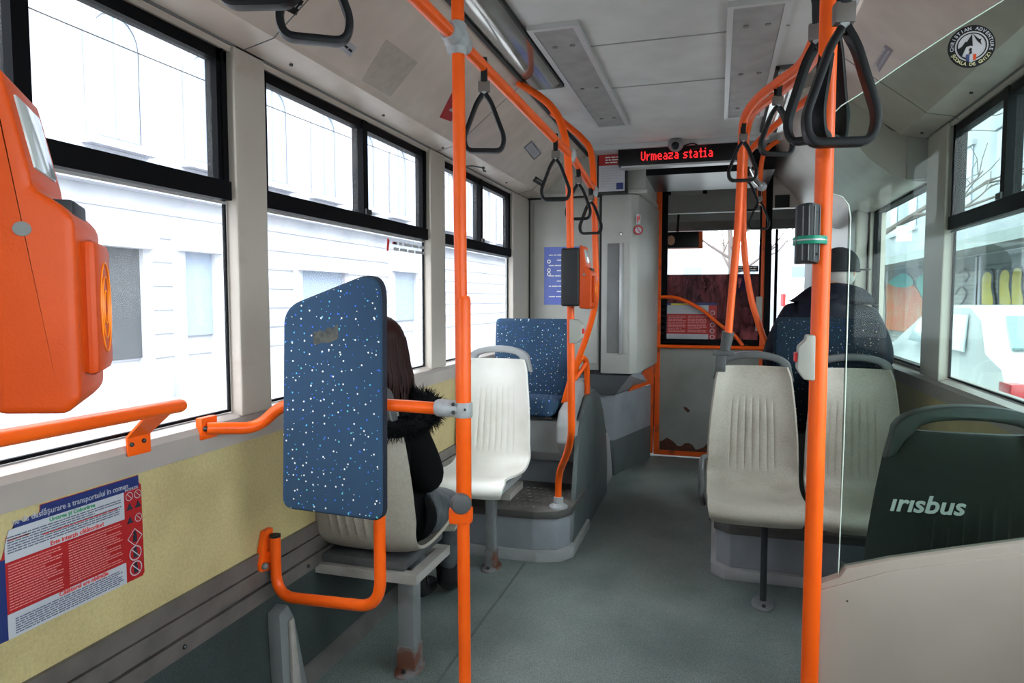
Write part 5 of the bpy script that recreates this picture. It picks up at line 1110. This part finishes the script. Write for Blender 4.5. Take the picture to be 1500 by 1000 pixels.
bm = NB(); arc_text(bm, '\u0218COALA DE GHIZI', rs*0.84, 207, 333, rs*0.21, mt, True); obj('lower_lettering', bm, mat('pale_yellow', (0.5, 0.47, 0.25), 0.5), t, smooth=False)

# ------------------------------------------------------------------ people
def skin(name, V, E, m, parent=None, sub=2, root=0, loc=None):
    """V: [(x,y,z, rx, ry)] joints; E: edges"""
    me = bpy.data.meshes.new(name); off = Vector((0, 0, 0))
    if parent is not None: off = parent.location.copy()
    else: off = Vector(loc)
    me.from_pydata([Vector(v[:3])-off for v in V], E, []); o = bpy.data.objects.new(name, me); C.objects.link(o)
    if parent is None: o.location = off
    else: o.parent = parent
    md = o.modifiers.new('skin', 'SKIN'); md.use_smooth_shade = True
    for i, v in enumerate(V):
        sv = me.skin_vertices[0].data[i]; sv.radius = (v[3], v[4] if len(v) > 4 else v[3]); sv.use_root = (i == root)
    sb = o.modifiers.new('sub', 'SUBSURF'); sb.levels = sub; sb.render_levels = sub
    # bake to a mesh so the figure is plain geometry
    dg = bpy.context.evaluated_depsgraph_get(); m2 = bpy.data.meshes.new_from_object(o.evaluated_get(dg)); m2.materials.clear(); m2.materials.append(M[m]); o.modifiers.clear(); o.data = m2
    for p in m2.polygons: p.use_smooth = True
    return o
def hand_chain(V, E, wrist_i, w, d, side, up=Vector((0, 0, 1)), r=0.008, curl=0.6):
    """palm and five curled fingers leaving wrist w along d"""
    d = Vector(d).normalized(); s = d.cross(up).normalized()*side; b = len(V); pal = Vector(w)+d*0.06
    V.append((*pal, 0.036, 0.016)); E.append((wrist_i, b))
    for k, (off, ln) in enumerate(((-0.030, 0.075), (-0.010, 0.085), (0.010, 0.082), (0.028, 0.065))):
        p0 = pal+d*0.03+s*off; i0 = len(V); V.append((*p0, r*1.05, r*1.05)); E.append((b, i0)); p1 = p0+d*ln*0.5-up*ln*0.15; V.append((*p1, r, r)); E.append((i0, i0+1)); p2 = p1+(d*(1-curl)-up*curl)*ln*0.45; V.append((*p2, r*0.85, r*0.85)); E.append((i0+1, i0+2))
    p0 = pal-d*0.03-s*0.036; i0 = len(V); V.append((*p0, r*1.2, r*1.2)); E.append((b, i0)); V.append((*(p0+d*0.035-s*0.012), r, r)); E.append((i0, i0+1)); V.append((*(p0+d*0.058-s*0.006-up*0.01), r*0.9, r*0.9)); E.append((i0+1, i0+2))

def seated(name, label, cx, hipy, hipz, lean, headxy, feet, knees, knee_z, shoulders, neck, head, elbows, wrists, bulk, loc):
    V = [(cx, hipy, hipz+0.03, 0.11*bulk, 0.085*bulk), (cx, hipy-0.02+lean*0.3, hipz+0.2, 0.13*bulk, 0.09*bulk), (cx, hipy-0.03+lean*0.7, hipz+0.38, 0.15*bulk, 0.10*bulk), (*neck, 0.055, 0.055), (*head, 0.075, 0.09), (head[0], head[1]+0.005, head[2]+0.08, 0.06, 0.075)]
    E = [(0, 1), (1, 2), (2, 3), (3, 4), (4, 5)]
    for s in (0, 1):
        b = len(V); sh, el, wr = shoulders[s], elbows[s], wrists[s]
        V += [(*sh, 0.055*bulk, 0.055*bulk), (*el, 0.042, 0.042), (*wr, 0.028, 0.024)]; E += [(2, b), (b, b+1), (b+1, b+2)]; hand_chain(V, E, b+2, wr, (Vector(wr)-Vector(el)), 1 if s else -1)
        b = len(V); kn, ft = knees[s], feet[s]; sx = -1 if s == 0 else 1
        V += [(cx+sx*0.08, hipy+0.05, hipz, 0.07, 0.068), (*kn, 0.058, 0.058), (ft[0], ft[1]-0.02, ft[2]+0.25, 0.038, 0.038), (ft[0], ft[1]-0.03, ft[2]+0.09, 0.028, 0.028), (ft[0], ft[1]+0.07, ft[2]+0.01, 0.026, 0.018)]
        E += [(0, b), (b, b+1), (b+1, b+2), (b+2, b+3), (b+3, b+4)]
    o = skin(name, V, E, 'skin', None, 2, 0, loc); tag(o, label, 'person'); return o
# woman on the left
wx = -1.205
W = seated('person', 'seated person in a black coat with fur hood, long dark hair and grey jeans', wx, 2.30, 0.56, 0.02, None,
  [(-1.29, 2.80, 0.05), (-1.19, 2.92, 0.05)], [(-1.29, 2.74, 0.51), (-1.125, 2.73, 0.50)], 0.5,
  [(-1.38, 2.26, 0.93), (-1.09, 2.26, 0.93)], (wx-0.01, 2.27, 1.07), (wx, 2.31, 1.20), [(-1.36, 2.30, 0.70), (-1.04, 2.31, 0.72)], [(-1.33, 2.47, 0.68), (-1.29, 2.50, 0.70)], 0.9, (wx, 2.30, 0.02))
skin('coat', [(wx, 2.33, 0.585, 0.19, 0.13), (wx+0.01, 2.27, 0.72, 0.18, 0.13), (wx+0.01, 2.24, 0.90, 0.17, 0.11), (wx+0.02, 2.25, 1.03, 0.09, 0.08), (-1.35, 2.26, 0.93, 0.06), (-1.365, 2.30, 0.70, 0.05), (-1.30, 2.48, 0.64, 0.045), (-1.075, 2.26, 0.92, 0.08), (-1.015, 2.31, 0.72, 0.07), (-1.20, 2.50, 0.665, 0.06),
  (wx-0.06, 2.46, 0.55, 0.10, 0.09), (wx+0.11, 2.45, 0.575, 0.125, 0.11), (wx+0.085, 2.36, 0.545, 0.135, 0.10)], [(0, 1), (1, 2), (2, 3), (2, 4), (4, 5), (5, 6), (2, 7), (7, 8), (8, 9), (0, 10), (12, 11), (0, 12)], 'coat', W)
skin('jeans', [(wx-0.0, 2.36, 0.55, 0.15, 0.10), (-1.25, 2.50, 0.535, 0.082), (-1.29, 2.74, 0.505, 0.070), (-1.29, 2.78, 0.30, 0.055), (-1.29, 2.77, 0.14, 0.045), (-1.105, 2.48, 0.54, 0.105), (-1.115, 2.73, 0.50, 0.072), (-1.155, 2.84, 0.30, 0.056), (-1.18, 2.88, 0.14, 0.047)],
  [(0, 1), (1, 2), (2, 3), (3, 4), (0, 5), (5, 6), (6, 7), (7, 8)], 'jeans', W)
for fx, fy in ((-1.285, 2.80), (-1.185, 2.91)):
    skin('boot', [(fx, fy-0.03, 0.20, 0.056), (fx, fy-0.03, 0.07, 0.05), (fx, fy+0.05, 0.05, 0.048, 0.045), (fx, fy+0.15, 0.04, 0.042, 0.034)], [(0, 1), (1, 2), (2, 3)], 'boot', W)
    bm = NB()
    for k in range(7): tube(bm, [(fx-0.035, fy+0.02-0.004*k, 0.085+k*0.014), (fx, fy+0.035-0.006*k, 0.09+k*0.014), (fx+0.035, fy+0.02-0.004*k, 0.085+k*0.014)], 0.0035, 6)
    obj('laces', bm, 'handle', W)
# hair: cap plus long locks
bm = NB(); hd = Vector((wx-0.005, 2.30, 1.215)); b2 = NB(); ball(b2, (0, 0, 0), 0.105, 24, (0.90, 1.05, 1.08))
bmesh.ops.delete(b2, geom=[v for v in b2.verts if v.co.y > 0.055 and v.co.z < 0.04], context='VERTS'); merge(bm, b2, Matrix.Translation(hd))
rr = random.Random(5)
for k in range(90):
    a_ = R(150+240*rr.random()); 
    a_ = R(-200+220*rr.random()); x, y = math.cos(a_), math.sin(a_); L_ = 0.20+0.12*rr.random()
    P_ = [hd+Vector((x*0.085, y*0.095, 0.03)), hd+Vector((x*0.105, y*0.11, -0.06)), hd+Vector((x*(0.105+0.02*rr.random()), y*0.12, -0.13)), hd+Vector((x*(0.10+0.035*rr.random()), y*0.12-0.01, -L_))]
    tube(bm, spline(P_, 4), 0.008, 6, radii=[0.012*(1-0.75*(i/12)) for i in range(13)])
obj('hair', bm, 'hair', W)
# fur hood lying on the back and shoulders
bm = NB(); hc = Vector((wx+0.06, 2.24, 0.975)); NP = 26; rp_ = []
for k in range(NP):
    a_ = 2*PI*k/NP; rp_.append(hc+Vector((0.15*math.cos(a_), 0.10*math.sin(a_)+0.0, -0.035*math.sin(a_)*-1+0.0)))
tube(bm, rp_, 0.046, 10, closed=True)
for k in range(3200):
    a_ = 2*PI*rr.random(); b_ = 2*PI*rr.random(); c_ = hc+Vector((0.15*math.cos(a_), 0.10*math.sin(a_), 0.035*math.sin(a_)))
    n_ = (Vector((math.cos(a_), math.sin(a_), 0))*math.cos(b_)+Vector((0, 0, 1))*math.sin(b_)); p = c_+n_*0.042; L_ = 0.018+0.024*rr.random(); dd = (n_+Vector((rr.uniform(-.5, .5), rr.uniform(-.5, .5), rr.uniform(-.6, .3)))).normalized()
    s1 = dd.orthogonal().normalized()*0.0022; s2 = dd.cross(s1).normalized()*0.0022; va = [bm.verts.new(p+s1), bm.verts.new(p-s1*0.5+s2), bm.verts.new(p-s1*0.5-s2)]; vt = bm.verts.new(p+dd*L_)
    for i in range(3): bm.faces.new((va[i], va[(i+1) % 3], vt))
obj('fur_hood', bm, 'fur', W)

# man on the right
mx_ = 0.575
Mn = seated('person', 'seated person in a dark navy jacket and black cap on the dark speckled seat', mx_, 3.97, 0.85, 0.02, None,
  [(0.45, 4.50, 0.30), (0.68, 4.50, 0.30)], [(0.45, 4.42, 0.80), (0.68, 4.42, 0.80)], 0.8,
  [(0.37, 3.93, 1.28), (0.80, 3.93, 1.28)], (mx_+0.04, 3.96, 1.42), (mx_+0.055, 4.0, 1.53), [(0.33, 3.98, 1.02), (0.85, 3.98, 1.02)], [(0.44, 4.22, 0.95), (0.72, 4.22, 0.95)], 1.05, (mx_, 3.97, 0.27))
skin('jacket', [(mx_, 3.97, 0.82, 0.20, 0.15), (mx_, 3.93, 0.98, 0.21, 0.16), (mx_, 3.92, 1.18, 0.22, 0.155), (mx_+0.02, 3.93, 1.33, 0.16, 0.12), (mx_+0.05, 3.97, 1.485, 0.088, 0.088), (0.385, 3.93, 1.285, 0.105), (0.325, 3.98, 1.04, 0.10), (0.42, 4.20, 0.95, 0.06), (0.785, 3.93, 1.27, 0.105), (0.835, 3.98, 1.03, 0.095), (0.73, 4.20, 0.95, 0.06)],
  [(0, 1), (1, 2), (2, 3), (3, 4), (2, 5), (5, 6), (6, 7), (2, 8), (8, 9), (9, 10)], 'jacket', Mn)
bm = NB()                                        # hood folded on the shoulders
tube(bm, spline([(0.40, 3.86, 1.27), (0.46, 3.80, 1.20), (mx_, 3.76, 1.17), (0.72, 3.80, 1.20), (0.79, 3.87, 1.27)], 6), 0.05, 14, radii=[0.02+0.028*math.sin(PI*i/24) for i in range(25)]); tube(bm, spline([(0.50, 3.93, 1.42), (0.55, 3.86, 1.39), (0.62, 3.86, 1.385), (0.69, 3.90, 1.38), (0.72, 3.98, 1.42)], 6), 0.03, 12, radii=[0.035]*25)
obj('folded_hood', bm, 'jacket', Mn)
skin('trousers', [(mx_, 4.0, 0.84, 0.13, 0.1), (0.48, 4.2, 0.82, 0.09), (0.45, 4.42, 0.79, 0.075), (0.45, 4.47, 0.55, 0.06), (0.45, 4.47, 0.40, 0.055), (0.66, 4.2, 0.82, 0.09), (0.68, 4.42, 0.79, 0.075), (0.68, 4.47, 0.55, 0.06), (0.68, 4.47, 0.40, 0.055)], [(0, 1), (1, 2), (2, 3), (3, 4), (0, 5), (5, 6), (6, 7), (7, 8)], 'coat', Mn)
bm = NB(); hc = Vector((mx_+0.055, 4.0, 1.565)); b2 = NB(); ball(b2, (0, 0, 0), 0.115, 24, (0.92, 1.05, 0.92)); bmesh.ops.delete(b2, geom=[v for v in b2.verts if v.co.z < -0.028], context='VERTS'); merge(bm, b2, Matrix.Translation(hc))
tube(bm, [hc+Vector((0.104*math.cos(q_), 0.119*math.sin(q_), -0.026)) for q_ in [2*PI*k/28 for k in range(28)]], 0.006, 8, closed=True)
pk = [(-0.075, 0.09), (-0.06, 0.155), (0.0, 0.18), (0.06, 0.155), (0.075, 0.09)]
mk = Matrix.Translation(hc) @ Matrix.Rotation(R(-60), 4, 'Z'); prism(bm, [mk @ Vector((x, y, -0.02)) for x, y in pk], (0, 0, 0.006), 0.002); obj('cap', bm, 'cap', Mn)
bm = NB(); b2 = NB(); ball(b2, (0, 0, 0), 0.097, 20, (0.9, 1.05, 0.9)); bmesh.ops.delete(b2, geom=[v for v in b2.verts if v.co.z > 0.04 or v.co.z < -0.07 or v.co.y > 0.04], context='VERTS'); merge(bm, b2, Matrix.Translation(hc+Vector((0, 0, -0.04)))); obj('hair', bm, 'greyhair', Mn)
for o_, hx in ((W, (wx, 2.31, 1.20)), (Mn, (mx_+0.055, 4.0, 1.53))):
    h = Vector(hx); ang = R(0 if o_ is W else -38); mk = Matrix.Translation(h) @ Matrix.Rotation(ang, 4, 'Z')
    for sx in (-1, 1):
        bm = NB(); ball(bm, mk @ Vector((sx*0.082, 0.0, 0.0)), 0.026, 12, (0.4, 0.7, 1.1)); obj('ear', bm, 'skin', o_)
        bm = NB(); ball(bm, mk @ Vector((sx*0.032, 0.082, 0.02)), 0.012, 12); obj('eye', bm, 'white', o_)
    bm = NB(); tube(bm, [mk @ Vector((0, 0.085, 0.025)), mk @ Vector((0, 0.108, -0.015)), mk @ Vector((0, 0.088, -0.022))], 0.01, 10, radii=[0.007, 0.013, 0.008]); obj('nose', bm, 'skin', o_)
    bm = NB(); tube(bm, [mk @ Vector((-0.025, 0.08, -0.048)), mk @ Vector((0, 0.09, -0.046)), mk @ Vector((0.025, 0.08, -0.048))], 0.005, 8); obj('mouth', bm, 'textpink', o_)

Mn.location.y += 0.12
# ------------------------------------------------------------------ outside
ZG = -0.32
bm = NB(); box(bm, (-40, -30, ZG-0.1), (40, 60, ZG)); struct('ground', bm, 'asphalt')
# left facade
FX = -9.0
t = thing('building', 'pale classical building with arched windows across the street on the left', 'building', (FX, 10, ZG))
bm = NB(); box(bm, (FX-0.5, -12, ZG), (FX, 46, 11)); obj('wall', bm, 'facade', t, smooth=False)
bm = NB()
for z in (3.1, 3.4, 6.4, 6.7, 10.6): box(bm, (FX, -12, z), (FX+0.25, 46, z+0.16))
for z in [0.4*k for k in range(1, 8)]: box(bm, (FX, -12, z), (FX+0.03, 46, z+0.03))
obj('mouldings', bm, 'fmould', t, smooth=False)
k = 0
for yy_ in [-9+1.95*i for i in range(27)]:
    # upper arched windows
    bm = NB(); hw = 0.42; pl = [(FX+0.02, yy_-hw, 3.85), (FX+0.02, yy_+hw, 3.85)]+[(FX+0.02, yy_+hw*math.cos(PI*q_/10), 5.3+hw*math.sin(PI*q_/10)) for q_ in range(11)]; prism(bm, pl, (0.03, 0, 0)); wv = obj('window', bm, 'fwindow', t, smooth=False)
    bm = NB(); tube(bm, [(FX+0.06, yy_-hw-0.08, 3.8)]+[(FX+0.06, yy_+(hw+0.08)*math.cos(PI-PI*q_/10), 5.3+(hw+0.08)*math.sin(PI*q_/10)) for q_ in range(11)]+[(FX+0.06, yy_+hw+0.08, 3.8)], 0.07, 6); box(bm, (FX, yy_-hw-0.2, 3.68), (FX+0.2, yy_+hw+0.2, 3.8)); box(bm, (FX+0.05, yy_-0.03, 3.85), (FX+0.08, yy_+0.03, 5.7)); obj('window_surround', bm, 'fmould', wv, smooth=False)
for (x0, y0, x1, y1, m_) in ((118, 365, 202, 532, 'shop'), (268, 372, 308, 492, 'fwindow'), (440, 400, 500, 520, 'fwindow'), (575, 400, 605, 470, 'fwindow'), (-160, 350, 20, 560, 'shop')):
    a, b = pX(x0, y1, FX+0.04), pX(x1, y0, FX+0.04); bm = NB(); box(bm, (FX, a.y, max(a.z, ZG)), (FX+0.06, b.y, b.z)); o_ = obj('shop_window', bm, m_, t, smooth=False)
    bm = NB(); box(bm, (FX, a.y-0.18, b.z), (FX+0.3, b.y+0.18, b.z+0.25)); box(bm, (FX, a.y-0.18, ZG), (FX+0.14, a.y, b.z)); box(bm, (FX, b.y, ZG), (FX+0.14, b.y+0.18, b.z)); obj('surround', bm, 'facade', o_, smooth=False)
bm = NB()
for (x0, y0, x1, y1) in ((-20, 60, 390, 130), (-20, 30, 390, 85), (390, 215, 640, 230)): a, b = pX(x0, y0, -6.5), pX(x1, y1, -6.5); 
tube(bm, spline([(-6.5, -5, 5.2), (-6.5, 3, 4.6), (-6.5, 12, 4.9), (-6.5, 25, 5.4)], 10), 0.008, 6); tube(bm, spline([(-6.4, -5, 4.6), (-6.4, 3, 4.2), (-6.4, 12, 4.3), (-6.4, 25, 4.8)], 10), 0.008, 6)
tag(obj('overhead_wires', bm, 'tyre'), 'thin overhead street wires crossing in front of the pale building', 'wires')
# ahead: trees, building, road sign
t = thing('building', 'pale building far ahead seen through the windscreen', 'building', (0, 42, ZG)); bm = NB(); box(bm, (-8.4, 42, ZG), (6.8, 44, 4.5)); obj('wall', bm, 'facade', t, smooth=False)
for i in range(5):
    bm = NB(); box(bm, (-8+i*3, 41.95, 1), (-7+i*3, 42.02, 3.2)); obj('window', bm, 'fwindow', t, smooth=False)
def tree(x, y, h, label, seed):
    rr = random.Random(seed); t = thing('bare_tree', label, 'tree', (x, y, ZG)); bm = NB(); tube(bm, [(x, y, ZG), (x+0.1, y, h*0.35), (x-0.05, y, h*0.6)], 0.16, 10, radii=[0.2, 0.16, 0.11]); obj('trunk', bm, 'bark', t)
    bm = NB()
    def br(p, d, L_, r_, lv):
        q_ = p+d*L_; mid = p+d*L_*0.5+Vector((rr.uniform(-.1, .1), rr.uniform(-.1, .1), rr.uniform(-.1, .1)))*L_; tube(bm, [p, mid, q_], r_, 5, radii=[r_, r_*0.8, r_*0.6])
        if lv > 0:
            for _ in range(3): br(mid.lerp(q_, rr.random()), (d+Vector((rr.uniform(-.9, .9), rr.uniform(-.9, .9), rr.uniform(-.4, .7)))).normalized(), L_*0.68, r_*0.55, lv-1)
    for k in range(6): br(Vector((x, y, h*(0.3+0.055*k))), Vector((math.cos(k*1.7), math.sin(k*1.7), 0.7)).normalized(), h*0.3, 0.07, 3)
    obj('branches', bm, 'bark', t)
tree(2.35, 15.5, 7.0, 'bare tree right of the cab door frame, seen through the windscreen', 3)
tree(0.5, 34.0, 8.0, 'bare tree seen faintly through the cab door glass', 8)
t = thing('road_sign', 'round blue road sign with a white arrow, seen through the tinted cab glass', 'sign', (0.95, 13.0, ZG))
c = pY(1083, 414, 13.0); t.location = (c.x, c.y, ZG); bm = NB(); cyl(bm, (c.x, 13.0, c.z), (c.x, 13.03, c.z), 0.16, 24); obj('disc', bm, 'signblue', t)
bm = NB(); cyl(bm, (c.x, 13.06, ZG), (c.x, 13.06, c.z+0.1), 0.03, 10); obj('post', bm, 'clamp', t)
bm = NB(); prism(bm, [(c.x+x, 12.99, c.z+z) for x, z in ((-0.02, -0.1), (0.02, -0.1), (0.02, 0.02), (0.06, 0.02), (0, 0.11), (-0.06, 0.02), (-0.02, 0.02))], (0, 0.008, 0)); obj('arrow', bm, 'white', t, smooth=False)
t = thing('street_kiosk', 'small red and white kiosk standing ahead beside the bare tree', 'kiosk', (1.9, 18, ZG)); bm = NB(); rbox(bm, (1.55, 18, ZG), (2.1, 18.6, 1.9), 0.03); obj('body', bm, 'white', t); bm = NB(); box(bm, (1.52, 17.97, 1.2), (1.58, 18.6, 1.5)); box(bm, (1.75, 17.97, 0.2), (2.05, 18.0, 0.8)); obj('red_trim', bm, 'red', t, smooth=False)
# right: graffiti shutters and white wall above
GX = 7.0
t = thing('graffiti_shutters', 'row of roller shutters painted with orange, teal and yellow graffiti', 'shutters', (GX, 24, ZG))
bm = NB(); box(bm, (GX, 4, ZG), (GX+0.3, 48, 2.55)); 
obj('wall', bm, 'shutter', t, smooth=False)
bm = NB()
for z in [ZG+0.13*k for k in range(1, 21)]: box(bm, (GX-0.02, 4, z), (GX, 48, z+0.018))
obj('slats', bm, 'recess', t, smooth=False)
bm = NB()
for px in (1300, 1365, 1431, 1434, 1500): a = pX(px, 400, GX-0.05); box(bm, (GX-0.06, a.y-0.15, ZG), (GX, a.y+0.15, 2.55))
obj('posts', bm, 'paper', t, smooth=False)
def blob(px, nm, m, dx): bm = NB(); pl = spline([pX(x, y, GX-dx) for x, y in px]+[pX(*px[0], GX-dx)], 4)[:-1]; prism(bm, pl, (0.01, 0, 0)); obj(nm, bm, m, t, smooth=False)
blob([(1296, 482), (1298, 418), (1318, 412), (1340, 420), (1352, 445), (1350, 480), (1330, 486), (1312, 484)], 'orange_graffiti', 'gor', 0.075)
blob([(1300, 414), (1312, 405), (1325, 400), (1338, 412), (1330, 420), (1312, 420)], 'teal_graffiti', 'gteal', 0.08)
blob([(1340, 410), (1352, 402), (1365, 410), (1366, 455), (1358, 468), (1352, 440)], 'teal_graffiti', 'gteal', 0.085)
for i, x in enumerate((1446, 1472, 1490, 1512)):
    blob([(x-11, 448), (x-10, 415), (x-9, 400-i*3), (x, 393-i*3), (x+9, 400-i*3), (x+8, 420), (x+11, 448)], 'letter_outline', 'gdark', 0.070+0.002*i)
    blob([(x-8, 445), (x-8, 415), (x-6, 404-i*3), (x, 398-i*3), (x+6, 404-i*3), (x+5, 420), (x+8, 445)], 'yellow_letter', 'gyel', 0.080+0.002*i)
bm = NB(); 
for pts in (((1400, 430), (1408, 420), (1416, 428), (1412, 440), (1404, 448)), ((1405, 400), (1412, 395), (1420, 402), (1415, 412)), ((1296, 412), (1298, 450), (1297, 483))): tube(bm, spline([pX(x, y, GX-0.08) for x, y in pts], 4), 0.03, 6)
obj('scribble', bm, 'gdark', t)
bm = NB(); prism(bm, [(GX-1.2, 4, 2.6), (GX, 4, 3.15), (GX, 4, 2.62)], (0, 44, 0)); obj('awning', bm, 'awning', t, smooth=False)
bm = NB(); box(bm, (GX-0.02, 4, 2.15), (GX-0.01, 48, 2.6)); obj('fascia', bm, 'awning', t, smooth=False)
t = thing('building', 'pale street front above the graffiti shutters on the right', 'building', (GX+1, 24, 2.5)); bm = NB(); box(bm, (GX+0.3, 4, ZG), (GX+1, 48, 12)); obj('wall', bm, 'facade', t, smooth=False)
for i in range(14):
    bm = NB(); y_ = 6+3*i; box(bm, (GX+0.26, y_, 4.2), (GX+0.31, y_+1.1, 6.0)); o_ = obj('window', bm, 'fwindow', t, smooth=False); bm = NB(); box(bm, (GX+0.2, y_-0.15, 6.0), (GX+0.33, y_+1.25, 6.15)); box(bm, (GX+0.2, y_-0.15, 4.05), (GX+0.33, y_+1.25, 4.2)); obj('window_surround', bm, 'facade', o_, smooth=False)
# white car
CX0, CX1 = 2.35, 4.15
t = thing('car', 'white parked car beside the right windows with a red tail light', 'car', ((CX0+CX1)/2, 8.2, ZG))
prof = [(5.9, 0.02), (5.85, 0.30), (5.88, 0.62), (6.0, 0.80), (6.5, 0.90), (6.95, 1.20), (7.4, 1.32), (8.4, 1.32), (9.0, 1.22), (9.9, 0.82), (10.7, 0.70), (11.1, 0.50), (11.15, 0.1), (11.0, 0.0)]
bm = NB(); rows = []
for f, ins, zz in ((0, 0.10, 0.0), (0.06, 0.02, 0.0), (0.5, 0, 0), (0.94, 0.02, 0), (1, 0.10, 0)):
    row = []
    for y_, z_ in prof:
        tum = 0.16*max(0, (z_-0.8)/0.5); x = CX0+(CX1-CX0)*f; x += tum*(1-2*f); cy = 8.5; row.append(bm.verts.new((x, cy+(y_-cy)*(1-ins*0.3), z_-ins*0.25 if z_ > 0.5 else z_)))
    rows.append(row)
for A, B in zip(rows, rows[1:]):
    for k in range(len(prof)-1): bm.faces.new((A[k], A[k+1], B[k+1], B[k]))
    bm.faces.new((A[-1], A[0], B[0], B[-1]))
bm.faces.new(rows[0]); bm.faces.new(rows[-1][::-1]); bmesh.ops.subdivide_edges(bm, edges=[], cuts=1); obj('body', bm, 'carpaint', t, angle=50)
def cw(nm, pts, m): 
    bm = NB(); prism(bm, pts, (-0.012, 0, 0) if abs(pts[0][0]-pts[2][0]) < 0.3 else (0, -0.01, 0.01)); obj(nm, bm, m, t, smooth=False)
def sx(z): return CX0+0.16*max(0, (z-0.8)/0.5)-0.008
for y0, y1, y2, y3 in ((7.05, 8.05, 8.0, 7.35), (8.13, 9.15, 8.85, 8.08)): cw('side_window', [(sx(0.86), y0, 0.86), (sx(0.86), y1, 0.86), (sx(1.22), y2, 1.22), (sx(1.22), y3, 1.22)], 'carglass')
bm = NB(); prism(bm, [(CX0+0.22, 6.50, 0.92), (CX1-0.22, 6.50, 0.92), (CX1-0.3, 6.92, 1.205), (CX0+0.3, 6.92, 1.205)], (0, -0.012, 0.02)); obj('rear_window', bm, 'carglass', t, smooth=False)
bm = NB(); rbox(bm, (CX0-0.01, 5.84, 0.52), (CX0+0.30, 6.12, 0.68), 0.03); obj('tail_light', bm, 'tail', t)
for y_ in (6.7, 10.2):
    bm = NB(); cyl(bm, (CX0+0.01, y_, ZG+0.31), (CX0+0.22, y_, ZG+0.31), 0.31, 28); o_ = obj('wheel', bm, 'tyre', t); bm = NB(); cyl(bm, (CX0-0.005, y_, ZG+0.31), (CX0+0.02, y_, ZG+0.31), 0.2, 20); obj('hubcap', bm, 'clamp', o_)
bm = NB(); box(bm, (CX0+0.1, 6.0, ZG+0.15), (CX1-0.1, 11.0, 0.05)); obj('underbody', bm, 'tyre', t, smooth=False); t.location.y += 0.75
